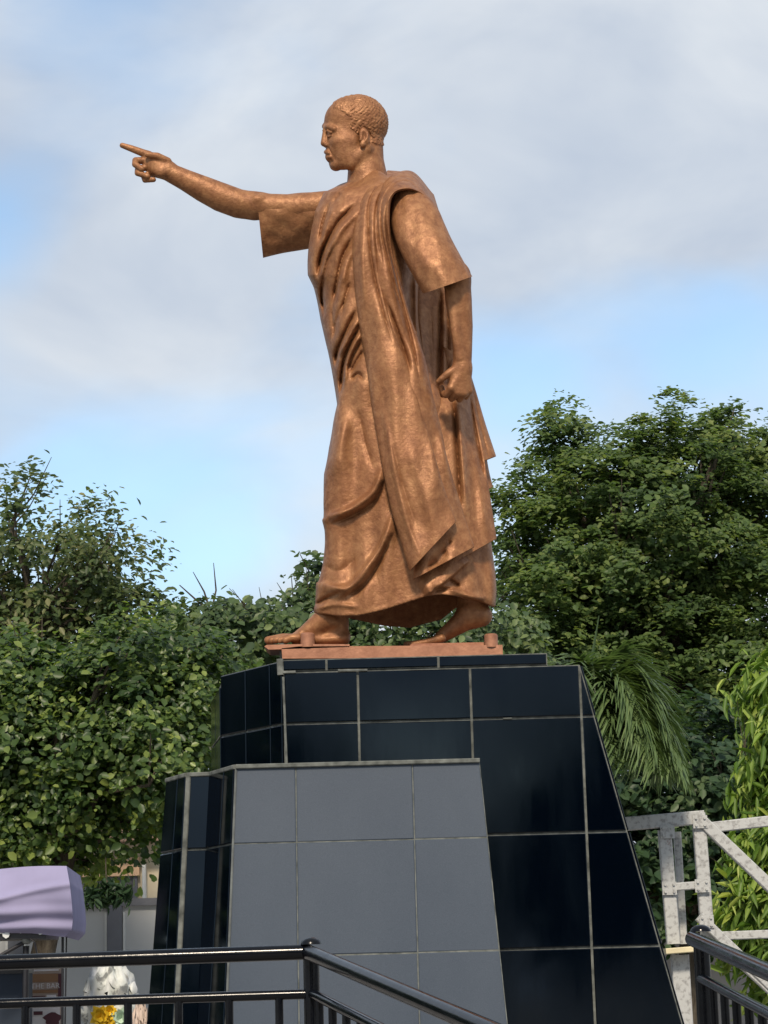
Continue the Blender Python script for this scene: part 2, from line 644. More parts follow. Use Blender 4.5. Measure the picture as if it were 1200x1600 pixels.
K = [ln[0][0] + ln[0][1] * np.dot(T[0][:2] + (.135, 0) - ln[0][0], ln[0][1]), meet(ln[0], ln[1]), meet(ln[1], ln[2]), meet(ln[2], ln[3]), ln[3][0] - ln[3][1] * .08]
K = [np.array([p[0], p[1], ZB]) for p in K]
tier = MB()
backT = [np.array([T[-1][0] + .2, 12.2, zt]), np.array([T[0][0], 12.2, zt])]
backK = [np.array([K[-1][0] + .2, 12.2, ZB]), np.array([K[0][0], 12.2, ZB])]
tt, kk = T + backT, K + backK
ins = lambda p, d: np.array([p[0] + (.06 if p[0] < -.4 else -.06), p[1] + .06, p[2] - .004])
tt = [ins(p, .004) for p in tt]
kk = [ins(p, .004) for p in kk]
n_ = len(tt)
tier.add(tt + kk, [tuple(range(n_)), tuple(range(2 * n_ - 1, n_ - 1, -1))] + [(i, n_ + i, n_ + (i + 1) % n_, (i + 1) % n_) for i in range(n_)])
tier.build('lower_tier', GROUT, ped)
zj = [zP(560, 1314, YG - .03), zP(560, 1491, YG - .07)]
for i in range(4):
    A_, B_ = T[i + 1], T[i]          # left and right top corners
    u = (B_ - A_) / np.linalg.norm(B_ - A_)
    nn = np.cross(u, K[i] - B_)
    v = np.cross(nn, u)
    v /= np.linalg.norm(v)
    if v[2] < 0:
        v = -v
    tuv = lambda p: (float(np.dot(p - A_, u)), float(np.dot(p - A_, v)))
    poly = [tuv(K[i + 1]), tuv(K[i]), tuv(B_), tuv(A_)]
    rows = [(z - zt) / v[2] for z in zj] + [(zj[1] - .61 - zt) / v[2]]
    if i == 0:
        cols = [tuv(P(463, 1260, YG))[0], tuv(P(646, 1260, YG))[0]]
        tile_face(A_, u, v, poly, cols, rows, GREY, joint=0.0055, proud=.003)
    else:
        tile_face(A_, u, v, poly, [np.linalg.norm(B_ - A_) * .62] if i in (1, 3) else [], rows, GRANITE, joint=0.010)
# pale cement along the top edge of the tier and its corners
for i in range(4):
    MB().bar(T[i] + (0, -.006, .002), T[i + 1] + (0, -.006, .002), .03, .022, (0, 0, 1), .004).build('mortar_edge', GROUT, ped)
MB().bar(T[3] + (0.006, -.008, 0), K[3] + (0.006, -.008, 0), .026, .026, (0, 1, 0), .005).build('mortar_corner', GROUT, ped)
MB().bar(T[1] + (0, -.002, 0), K[1] + (0, -.002, 0), .012, .016, (0, 1, 0), .003).build('mortar_corner', GROUT_DARK, ped)
# ledge on top of the tier
lt = [T[0], T[1], T[2], T[3], T[4]] + backT
MB().prism([p + (0, .01, -.006) for p in lt], (0, 0, .01)).build('ledge', GROUT, ped)
MB().prism([P(636, 1194, YG + .1), P(640, 1187, YG + .1), P(648, 1189, YG + .1), P(654, 1194, YG + .1)], (0, .05, 0)).build('mortar_lump', GROUT, ped)

# ================================================================== STATUE
PXM = 11.5 / FPX / math.cos(PITCH) * 1.0   # metres per photo pixel at the statue


class SDF:
    """distance field on a voxel block, meshed with surface nets"""
    def __init__(s, u0, v0, u1, v1, y0, y1, h):
        c = [P(u, v, D + y) for u in (u0, u1) for v in (v0, v1) for y in (y0, y1)]
        lo, hi = np.min(c, 0) - 2 * h, np.max(c, 0) + 2 * h
        s.lo, s.h = lo, h
        s.n = np.ceil((hi - lo) / h).astype(int) + 1
        s.ax = [np.float32(lo[i] + h * np.arange(s.n[i])) for i in range(3)]
        s.F = np.full(s.n, 9.0, np.float32)
        s.turn = None

    def block(s, lo, hi):
        a = np.clip(np.floor((np.array(lo) - s.lo) / s.h).astype(int), 0, s.n)
        b = np.clip(np.ceil((np.array(hi) - s.lo) / s.h).astype(int) + 1, 0, s.n)
        return tuple(slice(i, j) for i, j in zip(a, b))

    def put(s, fn, lo, hi, k, op):
        if s.turn:
            cx, cy, th = s.turn
            r_ = .5 * math.hypot(hi[0] - lo[0], hi[1] - lo[1])
            mx, my = (lo[0] + hi[0]) / 2 - cx, (lo[1] + hi[1]) / 2 - cy
            nx, ny = cx + mx * math.cos(th) - my * math.sin(th), cy + mx * math.sin(th) + my * math.cos(th)
            lo, hi = (nx - r_, ny - r_, lo[2]), (nx + r_, ny + r_, hi[2])
        sl = s.block(lo, hi)
        X, Y, Z = s.ax[0][sl[0]][:, None, None], s.ax[1][sl[1]][None, :, None], s.ax[2][sl[2]][None, None, :]
        if 0 in (X.size, Y.size, Z.size):
            return
        if s.turn:
            c_, s_ = math.cos(th), math.sin(th)
            X, Y = cx + (X - cx) * c_ + (Y - cy) * s_, cy - (X - cx) * s_ + (Y - cy) * c_
        d = np.broadcast_to(fn(X, Y, Z), s.F[sl].shape)
        f = s.F[sl]
        if op == 'add':
            if k > 0:
                hh = np.clip(0.5 + 0.5 * (f - d) / k, 0, 1)
                f[...] = np.where(f > 8, d, f * (1 - hh) + d * hh - k * hh * (1 - hh))
            else:
                np.minimum(f, d, out=f)
        else:
            hh = np.clip(0.5 - 0.5 * (f + d) / max(k, 1e-5), 0, 1)
            f[...] = f * (1 - hh) - d * hh + k * hh * (1 - hh)

    def cap(s, pts, k=0.02, op='add', flat=1.0):
        """chain of tapered capsules; pts = (px, py, depth m, radius px)"""
        Q = [(P(p[0], p[1], D + p[2]), p[3] * PXM) for p in pts]
        if len(Q) == 1:
            Q = Q * 2
        A_ = np.array([q[0] for q in Q])
        m = max(q[1] for q in Q) * max(1, flat) + 2 * k + 3 * s.h

        def fn(X, Y, Z):
            best = None
            for (a, ra), (b, rb) in zip(Q[:-1], Q[1:]):
                ab = b - a
                L = float(ab @ ab) + 1e-9
                x, y, z = X - a[0], Y - a[1], Z - a[2]
                t = np.clip((x * ab[0] + y * ab[1] + z * ab[2]) / L, 0, 1)
                d = np.sqrt((x - t * ab[0]) ** 2 + ((y - t * ab[1]) / flat) ** 2 + (z - t * ab[2]) ** 2) - (ra + (rb - ra) * t)
                best = d if best is None else np.minimum(best, d)
            return best
        s.put(fn, A_.min(0) - m, A_.max(0) + m, k, op)

    def ell(s, u, v, y, ru, rv, ry, k=0.02, op='add', rot=0.0):
        """ellipsoid, radii in px, rot tilts it in the picture plane (degrees, counter-clockwise)"""
        c = P(u, v, D + y)
        r = np.array([ru, ry, rv]) * PXM
        m = r.max() + 2 * k + 3 * s.h
        ca, sa = math.cos(R(rot)), math.sin(R(rot))

        def fn(X, Y, Z):
            x, yy, z = X - c[0], Y - c[1], Z - c[2]
            x2, z2 = x * ca + z * sa, -x * sa + z * ca
            k0 = np.sqrt((x2 / r[0]) ** 2 + (yy / r[1]) ** 2 + (z2 / r[2]) ** 2)
            k1 = np.sqrt((x2 / r[0] ** 2) ** 2 + (yy / r[1] ** 2) ** 2 + (z2 / r[2] ** 2) ** 2) + 1e-6
            return k0 * (k0 - 1) / k1
        s.put(fn, c - m, c + m, k, op)

    def uv(s):
        X, Y, Z = s.ax[0][:, None, None], s.ax[1][None, :, None], s.ax[2][None, None, :]
        return proj(X, Y, Z)

    def mesh(s):
        F = s.F
        n = s.n
        ins = F < 0
        cnt = np.zeros(n - 1, np.int8)
        for i in (0, 1):
            for j in (0, 1):
                for k in (0, 1):
                    cnt += ins[i:n[0] - 1 + i, j:n[1] - 1 + j, k:n[2] - 1 + k]
        act = (cnt > 0) & (cnt < 8)
        I = np.argwhere(act)
        idx = np.full(n - 1, -1, np.int32)
        idx[act] = np.arange(len(I))
        acc = np.zeros((len(I), 3))
        num = np.zeros(len(I))
        for ax in range(3):
            o1, o2 = [o for o in range(3) if o != ax]
            for a in (0, 1):
                for b in (0, 1):
                    p = I.copy()
                    p[:, o1] += a
                    p[:, o2] += b
                    q = p.copy()
                    q[:, ax] += 1
                    f0, f1 = F[tuple(p.T)], F[tuple(q.T)]
                    m = (f0 < 0) != (f1 < 0)
                    t = np.where(m, f0 / np.where(m, f0 - f1, 1), 0)
                    pos = p.astype(float)
                    pos[:, ax] += t
                    acc[m] += pos[m]
                    num += m
        V = acc / num[:, None] * s.h + s.lo
        quads = []
        for ax in range(3):
            o1, o2 = (ax + 1) % 3, (ax + 2) % 3
            sl0 = [slice(None)] * 3
            sl1 = [slice(None)] * 3
            sl0[ax], sl1[ax] = slice(0, -1), slice(1, None)
            a0, a1 = ins[tuple(sl0)], ins[tuple(sl1)]
            E = np.argwhere(a0 != a1)
            ok = (E[:, o1] > 0) & (E[:, o2] > 0) & (E[:, o1] < n[o1] - 1) & (E[:, o2] < n[o2] - 1)
            E = E[ok]
            fl = a0[tuple(E.T)]
            c = []
            for a, b in ((-1, -1), (0, -1), (0, 0), (-1, 0)):
                p = E.copy()
                p[:, o1] += a
                p[:, o2] += b
                c.append(idx[tuple(p.T)])
            q = np.stack(c, 1)
            q = np.where(fl[:, None], q, q[:, ::-1])
            quads.append(q)
        return V, np.concatenate(quads)


def smooth_verts(V, Q, it=2, lam=0.5):
    e = np.concatenate([Q[:, [0, 1]], Q[:, [1, 2]], Q[:, [2, 3]], Q[:, [3, 0]]])
    for _ in range(it):
        A = np.zeros_like(V)
        n = np.zeros(len(V))
        for i, j in ((0, 1), (1, 0)):
            np.add.at(A, e[:, i], V[e[:, j]])
            np.add.at(n, e[:, i], 1)
        V = V + lam * (A / np.maximum(n, 1)[:, None] - V)
    return V


def poly_dist(cu, cv, pts):
    """signed distance (px) of map points to a polyline, and the position along it 0..1"""
    best = np.full(cu.shape, 1e9, np.float32)
    sg = np.zeros(cu.shape, np.float32)
    tt = np.zeros(cu.shape, np.float32)
    pts = np.array(pts, float)
    ln = np.r_[0, np.cumsum(np.hypot(*np.diff(pts, axis=0).T))]
    for i in range(len(pts) - 1):
        a, b = pts[i], pts[i + 1]
        e = b - a
        L = e @ e
        t = np.clip(((cu - a[0]) * e[0] + (cv - a[1]) * e[1]) / L, 0, 1)
        dx, dy = cu - a[0] - t * e[0], cv - a[1] - t * e[1]
        d = np.hypot(dx, dy)
        m = d < best
        best = np.where(m, d, best)
        sg = np.where(m, np.sign(e[0] * dy - e[1] * dx), sg)
        tt = np.where(m, (ln[i] + t * math.sqrt(L)) / ln[-1], tt)
    return best, sg, tt


def smooth_curve(pts, n=40):
    pts = np.array(pts, float)
    if len(pts) < 3:
        t = np.linspace(0, 1, n)[:, None]
        return pts[0] * (1 - t) + pts[-1] * t
    q = np.vstack([2 * pts[0] - pts[1], pts, 2 * pts[-1] - pts[-2]])
    out = []
    m = max(2, n // (len(pts) - 1))
    for i in range(1, len(q) - 2):
        t = np.linspace(0, 1, m, endpoint=False)[:, None]
        out.append(0.5 * (2 * q[i] + (q[i + 1] - q[i - 1]) * t + (2 * q[i - 1] - 5 * q[i] + 4 * q[i + 1] - q[i + 2]) * t ** 2
                          + (3 * q[i] - q[i - 1] - 3 * q[i + 1] + q[i + 2]) * t ** 3))
    return np.vstack(out + [pts[-1:]])


# folds of the cloth as a relief map over the figure (metres towards the viewer)
MU0, MV0, MU1, MV1 = 470, 250, 800, 1000
_cu, _cv = np.meshgrid(np.arange(MU0, MU1, dtype=np.float32), np.arange(MV0, MV1, dtype=np.float32))


def fold_map(items, noise=0.004, seed=1):
    M_ = np.zeros_like(_cu)
    for pts, amp, w, kind in items:
        d, sg, t = poly_dist(_cu, _cv, smooth_curve(pts, 24))
        env = np.clip(np.minimum(t, 1 - t) * 5 + 0.25, 0, 1)
        if kind == 'g':                       # symmetric ridge or groove
            M_ += amp * env * (np.exp(-(d / w) ** 2) if amp > 0 else 1.15 * np.exp(-d / (w * .85)))
        elif kind == 'r':                     # roll: soft on the right of the direction of travel, abrupt on the left
            M_ += amp * env * np.where(sg > 0, np.exp(-(d / (w * 3.2)) ** 2), np.exp(-(d / w) ** 2))
        elif kind == 's':                     # overlap: step that fades away on one side
            M_ += amp * np.where(sg > 0, np.exp(-(d / (w * 8)) ** 2), np.exp(-(d / 1.6) ** 2)) * np.clip(np.minimum(t, 1 - t) * 8, 0, 1)
    rg = np.random.default_rng(seed)
    for _ in range(26):
        f = rg.uniform(.015, .10)
        a = rg.uniform(-.5, .5) + (0 if rg.random() < .7 else 1.2)
        M_ += noise * rg.uniform(.1, .5) * np.sin(_cu * f * math.cos(a) * 2 + _cv * f * math.sin(a) * .8 + rg.uniform(0, 6.3))
    return M_.astype(np.float32)


def sample(M_, U, V):
    i = np.clip(V - MV0, 0, M_.shape[0] - 1.01)
    j = np.clip(U - MU0, 0, M_.shape[1] - 1.01)
    i0, j0 = i.astype(np.int32), j.astype(np.int32)
    a, b = i - i0, j - j0
    return (M_[i0, j0] * (1 - a) * (1 - b) + M_[i0 + 1, j0] * a * (1 - b) + M_[i0, j0 + 1] * (1 - a) * b + M_[i0 + 1, j0 + 1] * a * b)


statue = empty('statue', tuple(P(610, 1008, D)))
tag(statue, 'copper coloured statue of robed man in sandals striding and pointing left', 'statue')

# ---- body: head, arms, hands, feet
S = SDF(490, 140, 620, 312, -.21, .21, 0.0040)
S.turn = (float(P(562, 200, D)[0]), D, R(15))
S.ell(560, 192, 0, 48, 45, 39, 0)
S.ell(541, 192, 0, 36.5, 35, 33, .03)
S.ell(538, 226, 0, 31, 41, 32, .03)
for sg in (-1, 1):
    q = PXM * sg
    S.cap([(566, 232, 26 * q, 10), (545, 258, 19 * q, 9), (525, 261, 7 * q, 8)], .03)
    S.cap([(521, 227, 18 * q, 7), (545, 222, 25 * q, 7)], .035)
    S.cap([(507.5, 204, 3 * q, 3.4), (508.5, 203, 12 * q, 4.2), (515, 206, 23 * q, 3.5)], .02)
S.ell(524, 261, 0, 10, 9.5, 12, .02)
for sg in (-1, 1):
    S.ell(541, 243, 17 * PXM * sg, 20, 17, 12, .04, rot=20)
S.ell(518, 246, 0, 11.5, 14, 15, .02)
for sg in (-1, 1):
    q = PXM * sg
    S.ell(504, 213.5, 12.5 * q, 7.5, 5.6, 8.5, .012, 'sub')
    S.ell(512.5, 214, 12.5 * q, 5.2, 4.6, 6.2, .003)
    S.cap([(507.5, 211, 7 * q, 1.6), (506.8, 209.5, 13 * q, 1.9), (511, 212, 20 * q, 1.6)], .006)
    S.cap([(508.5, 218, 8 * q, 1.4), (508.5, 219, 13 * q, 1.6), (512, 216.5, 19 * q, 1.3)], .006)
S.cap([(507, 209, 0, 4.2), (505, 222, 0, 4.4), (504.6, 229.5, 0, 5.4)], .012)
for sg in (-1, 1):
    S.ell(509, 232.0, 6.2 * PXM * sg, 5.0, 3.8, 4.2, .008)
    S.ell(507.5, 235.8, 4.0 * PXM * sg, 2.2, 1.8, 2.0, .004, 'sub')
S.cap([(511.5, 244, -10 * PXM, 2.6), (508.8, 243, -4 * PXM, 3.6), (508.8, 243, 4 * PXM, 3.6), (511.5, 244, 10 * PXM, 2.6)], .006)
S.cap([(512.5, 250, -9 * PXM, 2.8), (511.0, 251.5, 0, 4.2), (512.5, 250, 9 * PXM, 2.8)], .006)
S.cap([(510.5, 247.2, -11 * PXM, 1.1), (505.5, 247.2, 0, 1.3), (510.5, 247.2, 11 * PXM, 1.1)], .004, 'sub')
S.cap([(516, 257.2, -8 * PXM, 1.0), (511.5, 257.6, 0, 1.4), (516, 257.2, 8 * PXM, 1.0)], .012, 'sub')
S.cap([(510, 237, -9 * PXM, 1.2), (514, 247, -14 * PXM, 1.4), (518, 254, -15 * PXM, 1.0)], .010, 'sub')
S.cap([(573, 228, 0, 27), (572.5, 250, 0, 28.5), (576, 300, 0, 36)], .02)
S.cap([(567, 232, -22 * PXM, 6), (560, 268, -18 * PXM, 7), (556, 292, -8 * PXM, 7)], .03)
for sg in (-1, 1):
    q = PXM * sg
    S.ell(560.5, 213.5, 35.5 * q, 8.5, 15.5, 5.5, .010, rot=8)
    S.ell(559.0, 211.5, 42 * q, 4.6, 8.8, 4.6, .006, 'sub', rot=8)
    S.cap([(564.2, 207, 39.5 * q, 1.8), (564, 215, 39.5 * q, 2.2), (560, 221, 39.5 * q, 1.8)], .004)
    S.ell(557.2, 226, 37 * q, 4.6, 5.4, 4.0, .006)
    S.cap([(554.0, 216, 39 * q, 2.0), (553.5, 219, 38 * q, 2.4)], .006)
U_, V_ = S.uv()
hair = [(521, 169), (527, 170), (538, 175), (545, 181), (549, 187), (546.5, 194), (548, 201), (555, 205), (559.5, 209), (561, 202), (568, 197.5), (576, 200),
        (579, 210), (579, 222), (588, 225), (600, 228), (625, 228), (625, 130), (515, 130)]


def in_poly(U, V, poly):
    r = np.zeros(np.broadcast(U, V).shape, bool)
    n = len(poly)
    for i in range(n):
        (x1, y1), (x2, y2) = poly[i], poly[(i + 1) % n]
        c = ((y1 > V) != (y2 > V)) & (U < (x2 - x1) * (V - y1) / (y2 - y1 + 1e-9) + x1)
        r ^= c
    return r


hm = in_poly(U_, V_, hair)
X, Y, Z = S.ax[0][:, None, None], S.ax[1][None, :, None], S.ax[2][None, None, :]
cur = np.zeros(tuple(S.n), np.float32)
rg = np.random.default_rng(3)
for _ in range(14):
    f = rg.normal(0, 1, 3)
    f = f / np.linalg.norm(f) * rg.uniform(330, 620)
    cur += np.sin(X * f[0] + Y * f[1] + Z * f[2] + rg.uniform(0, 6.3)).astype(np.float32)
S.F -= np.where(hm, .0040 + .0008 * np.clip(cur, -4, 4), 0).astype(np.float32)
parts = [S.mesh()]

# pointing arm (far side); palm towards the viewer
yS = .27
S = SDF(182, 216, 512, 352, .10, .42, 0.0042)
S.cap([(520, 322, yS, 26), (455, 326, yS + .02, 23.5), (400, 322, yS + .03, 21)], .03)
S.cap([(404, 321, yS + .03, 21), (372, 318, yS + .03, 24.0), (345, 308, yS + .03, 24), (318, 295.5, yS + .02, 21.5), (288, 280.5, yS + .01, 17.5), (262, 268, yS, 15.2)], .03)
S.cap([(396, 334, yS + .03, 8), (380, 332, yS + .03, 8)], .03)
S.ell(403, 312, yS - .03, 9, 7, 8, .02)
for (u, v, r) in ((231, 243.5, 7), (229, 252, 7.6), (231, 261, 7.4), (238, 270, 7)):
    S.cap([(264, 266, yS, 11.5), (u, v, yS + .01, r)], .02)
S.ell(250, 260, yS - .01, 20, 19.5, 12, .02, rot=-30)
S.cap([(233, 243, yS + .005, 7.4), (222, 238.5, yS, 6.4), (205, 232, yS - .01, 5.6), (191, 227.2, yS - .015, 4.5)], .012)
S.cap([(262, 252, yS - .03, 6.5), (246, 244, yS - .05, 6.0), (230, 241.5, yS - .045, 4.6)], .008)
S.ell(252, 268, yS - .04, 12, 9, 6, .02, rot=-10)
S.cap([(229, 251, yS + .01, 6.2), (212, 251, yS - .005, 5.8), (211, 257, yS - .035, 5.2), (221.5, 264, yS - .055, 4.8)], .004)
S.cap([(231, 261, yS + .01, 6.0), (216, 264, yS - .005, 5.6), (215, 270.5, yS - .035, 5.1), (230.5, 275.5, yS - .052, 4.7)], .004)
S.cap([(238, 269, yS + .01, 5.6), (225, 276, yS - .003, 5.1), (226.5, 281.3, yS - .028, 4.7), (240, 280.8, yS - .042, 4.2)], .004)
parts.append(S.mesh())

# hanging arm (near side), closed fist, thumb forward
yA = -.40
S = SDF(676, 392, 748, 640, -.58, -.24, 0.0042)
S.cap([(688, 380, yA + .0, 16), (714, 436, yA - .02, 19)], .02)
S.cap([(714, 430, yA - .02, 20.5), (716.5, 470, yA - .01, 20.5), (721, 510, yA, 17.5), (722.5, 545, yA, 15), (722.5, 578, yA, 13.8)], .03)
S.cap([(705, 455, yA - .06, 8), (712, 520, yA - .055, 7), (718, 560, yA - .04, 5)], .03)
for (u, v, y, r) in ((705, 606, -.035, 6.4), (714.5, 613, -.02, 6.8), (724.5, 614.5, -.01, 6.8), (733, 610, .005, 6.0)):
    S.cap([(722, 575, yA, 12), (u, v, yA + y, r)], .022)
S.cap([(714, 575, yA - .02, 7), (700, 584, yA - .03, 6.0), (690, 592, yA - .025, 5.0), (685.5, 596, yA - .015, 4.2)], .012)
S.cap([(705, 607, yA - .035, 6.2), (697, 617, yA - .005, 5.4), (692, 613, yA + .04, 4.8)], .004)
S.cap([(714.5, 614, yA - .02, 6.2), (706, 623, yA + .015, 5.2), (700, 615, yA + .05, 4.8)], .004)
S.cap([(724.5, 615, yA - .01, 6.2), (718, 624, yA + .02, 5.2), (712, 616, yA + .055, 4.8)], .004)
S.cap([(733, 611, yA + .005, 5.6), (728, 620, yA + .03, 4.8), (722, 613, yA + .055, 4.4)], .004)
S.cap([(690, 606, yA + .03, 4.6), (692, 617, yA + .045, 4.6)], .006)
parts.append(S.mesh())

# feet
yFt, yRr = -.10, -.06
S = SDF(410, 900, 560, 1018, -.26, .10, 0.0046)
S.cap([(535, 890, yFt, 18), (524, 945, yFt, 20), (526, 978, yFt, 19), (532, 992, yFt, 14.5)], .02, flat=.85)
S.cap([(508, 970, yFt, 20), (485, 986, yFt, 15), (464, 997, yFt, 9.5)], .03, flat=1.35)
S.cap([(535, 999, yFt, 10), (500, 1001, yFt - .01, 8), (465, 1002, yFt, 7)], .03, flat=1.7)
S.ell(520, 972, yFt - .055, 8, 7, 6, .02)
for k, (u, r) in enumerate(((446, 5.0), (438, 5.0), (431, 5.0), (425, 5.2), (419, 6.2))):
    y = yFt - .062 + k * .032
    S.cap([(466, 996.5, y, 6), ((466 + u) / 2, 996.5, y, r + .6), (u, 1000.5, y, r)], .005)
for k in range(4):
    S.cap([(492, 978, yFt - .03 + .02 * k, 3), (462, 994, yFt - .05 + .03 * k, 3)], .02)
parts.append(S.mesh())
S = SDF(632, 900, 780, 1018, -.22, .12, 0.0046)
S.cap([(742, 880, yRr, 28), (737, 935, yRr, 22), (736, 955, yRr, 21)], .02)
S.cap([(751, 963, yRr, 16.5), (728, 967, yRr, 18), (705, 984, yRr, 13), (688, 996, yRr, 9.5)], .03, flat=1.2)
S.cap([(741, 935, yRr, 12), (758, 962, yRr, 9)], .03)
S.ell(728, 952, yRr - .055, 7, 7, 5, .02)
for k in range(5):
    y = yRr - .062 + k * .031
    S.cap([(690, 997, y, 6.5), (668, 1003, y, 5.0), (646 - 3 * k, 1006.5, y, 4.0)], .006)
parts.append(S.mesh())
for nm, (V, Q) in zip(('head', 'arm', 'arm', 'foot', 'foot'), parts):
    link(nm, qmesh(nm, smooth_verts(V, Q, 1, .4), Q), BRONZE, statue, smooth=True)

# ---- robe: torso wrap and skirt
prof = np.array([
    (285, 540, 640, 0.00, .20), (300, 506, 652, 0.00, .25), (330, 493, 664, 0, .31), (360, 490, 660, 0, .325), (400, 487, 655, 0, .335), (430, 484, 652, 0, .335),
    (450, 490, 650, 0, .33), (500, 500, 652, 0, .325), (550, 513, 660, 0, .32), (600, 523, 676, 0, .325), (632, 530, 700, 0, .33), (660, 522, 708, 0, .335),
    (700, 513, 722, 0, .34), (740, 507, 736, 0, .34), (800, 508, 752, 0, .34), (850, 507, 762, 0, .345), (900, 502, 766, 0, .35), (940, 496, 768, 0, .355), (1000, 490, 770, 0, .36)])
S = SDF(474, 255, 782, 992, -.43, .43, 0.0060)
U_, V_ = S.uv()
Yv = np.broadcast_to(S.ax[1][None, :, None] - D, U_.shape)
pv = [np.interp(V_, prof[:, 0], prof[:, i]).astype(np.float32) for i in (1, 2, 3, 4)]
uc, ru = (pv[0] + pv[1]) / 2, (pv[1] - pv[0]) / 2 * PXM
dx = (U_ - uc) * PXM
e_ = 2.35
k0 = (np.abs(dx / ru) ** e_ + np.abs((Yv - pv[2]) / pv[3]) ** e_) ** (1 / e_)
S.F = ((k0 - 1) * np.minimum(ru, pv[3])).astype(np.float32)
S.F = np.maximum(S.F, (292 - V_) * PXM)
# legs under the cloth: front thigh and shin push the cloth forward
S.cap([(575, 620, -.18, 34), (548, 730, -.20, 34), (540, 830, -.17, 30), (532, 950, -.12, 30)], .08)
S.cap([(660, 640, -.10, 36), (700, 800, -.12, 36), (728, 930, -.10, 32)], .08)
# hollow between the legs on the near side
S.cap([(600, 830, -.50, 36), (622, 930, -.50, 44)], .10, 'sub')
# shoulders
S.cap([(521, 322, .26, 27), (560, 312, .08, 32), (590, 312, -.10, 34), (630, 318, -.25, 26)], .05)
S.cap([(578, 296, .0, 30), (622, 300, -.14, 26)], .05)
S.cap([(636, 288, -.02, 12), (656, 308, -.06, 12), (668, 335, -.05, 12)], .02)
ridges = [
    ([(557, 318), (541, 333), (526, 350), (505, 391), (496, 430)], -.040, 4.0, 'g'), ([(563, 325), (545, 345), (530, 362), (512, 398), (504, 440)], .022, 6, 'g'),
    ([(550, 372), (535, 402), (526, 440), (522, 470)], -.032, 3.5, 'g'), ([(556, 380), (543, 408), (534, 445)], .014, 5, 'g'),
    ([(514, 318), (504, 350), (499, 378)], -.020, 3.5, 'g'), ([(532, 301), (520, 316)], -.016, 3, 'g'), ([(522, 325), (511, 352), (503, 385)], .012, 4, 'g'),
    ([(523, 384), (511, 410), (503, 452), (506, 490)], -.020, 3.2, 'g'), ([(548, 440), (538, 470), (534, 495)], -.018, 3.2, 'g'),
    ([(556, 486), (543, 511), (528, 546), (524, 570)], -.036, 3.4, 'g'), ([(560, 498), (547, 523), (533, 552)], .018, 4, 'g'),
    ([(563, 509), (548, 535), (537, 566), (532, 612)], -.036, 3.2, 'g'), ([(564, 520), (552, 542), (542, 570), (538, 600)], .018, 4, 'g'),
    ([(565, 532), (551, 556), (543, 580)], -.026, 3.0, 'g'), ([(568, 547), (556, 566), (548, 582)], -.024, 3.0, 'g'), ([(549, 593), (559, 584), (568, 592)], -.024, 3, 'g'),
    ([(524, 446), (519, 486), (522, 520)], -.012, 3.5, 'g'), ([(541, 466), (527, 496), (520, 530)], -.016, 3.5, 'g'),
    ([(512, 808), (535, 800), (556, 790), (584, 766), (597, 732)], .058, 4.5, 'r'), ([(520, 818), (556, 803), (588, 780), (602, 748)], -.042, 5.5, 'g'),
    ([(502, 912), (525, 918), (547, 916), (571, 889), (596, 852), (613, 806)], .060, 4.2, 'r'), ([(540, 932), (566, 916), (592, 880), (612, 838)], -.046, 5.5, 'g'),
    ([(507, 884), (530, 892), (560, 870)], -.012, 8, 'g'), ([(494, 944), (512, 934), (534, 924)], -.024, 3, 'g'), ([(494, 952), (520, 945), (560, 948)], .012, 4, 'g'),
    ([(560, 640), (570, 690), (582, 730)], -.02, 7, 'g'), ([(545, 650), (530, 700), (523, 745)], .014, 9, 'g'),
    ([(734, 874), (701, 904), (664, 932)], .045, 4, 's'), ([(701, 905), (718, 916)], -.035, 3, 'g'), ([(676, 922), (708, 919)], -.028, 3, 'g'), ([(690, 915), (730, 930), (760, 935)], .016, 4, 'g'),
    ([(650, 420), (652, 520), (664, 610)], .025, 5, 'g'), ([(664, 470), (668, 560), (676, 640)], -.02, 5, 'g'),
]
FM = fold_map(ridges, .006, 4)
near = np.clip((-Yv + .10) / .14, 0, 1)
S.F -= sample(FM, U_, V_) * near
hemN = np.interp(U_, [480, 494, 530, 560, 600, 640, 668, 690, 720, 750, 768, 785], [955, 958, 963, 962, 953, 940, 931, 929, 932, 938, 947, 952])
hemF = np.interp(U_, [480, 494, 545, 600, 640, 690, 712, 740, 768, 785], [955, 958, 966, 978, 981, 968, 950, 946, 948, 950])
w_ = np.clip((Yv + .22) / .30, 0, 1)
hem = (hemN * (1 - w_) + hemF * w_).astype(np.float32)
S.F = np.maximum(S.F, (V_ - hem) * PXM)
S.F = np.where(V_ > 860, np.maximum(S.F, -(S.F + .030 + np.clip((890 - V_) * PXM, 0, 1)) if False else np.maximum(S.F, -(((k0 - 1) * np.minimum(ru, pv[3])) + .075 + np.clip((905 - V_) * PXM, 0, 1)))), S.F)
V, Q = S.mesh()
V = smooth_verts(V, Q, 1, .35)
link('robe', qmesh('robe', V, Q), BRONZE, statue, smooth=True)


# ---- hanging cloth panels with thickness
def resample(pts, n):
    c = smooth_curve(pts, 120)
    l = np.r_[0, np.cumsum(np.hypot(*np.diff(c, axis=0).T))]
    t = np.linspace(0, l[-1], n)
    return np.stack([np.interp(t, l, c[:, i]) for i in (0, 1)], 1)


def curve_at(pts, n):
    """Catmull-Rom through the control points, evenly by control index"""
    pts = np.array(pts, float)
    q = np.vstack([2 * pts[0] - pts[1], pts, 2 * pts[-1] - pts[-2]])
    x = np.linspace(0, len(pts) - 1 - 1e-6, n)
    i = x.astype(int)
    t = (x - i)[:, None]
    a, b, c, d = q[i], q[i + 1], q[i + 2], q[i + 3]
    return 0.5 * (2 * b + (c - a) * t + (2 * a - 5 * b + 4 * c - d) * t ** 2 + (3 * b - a - 3 * c + d) * t ** 3)


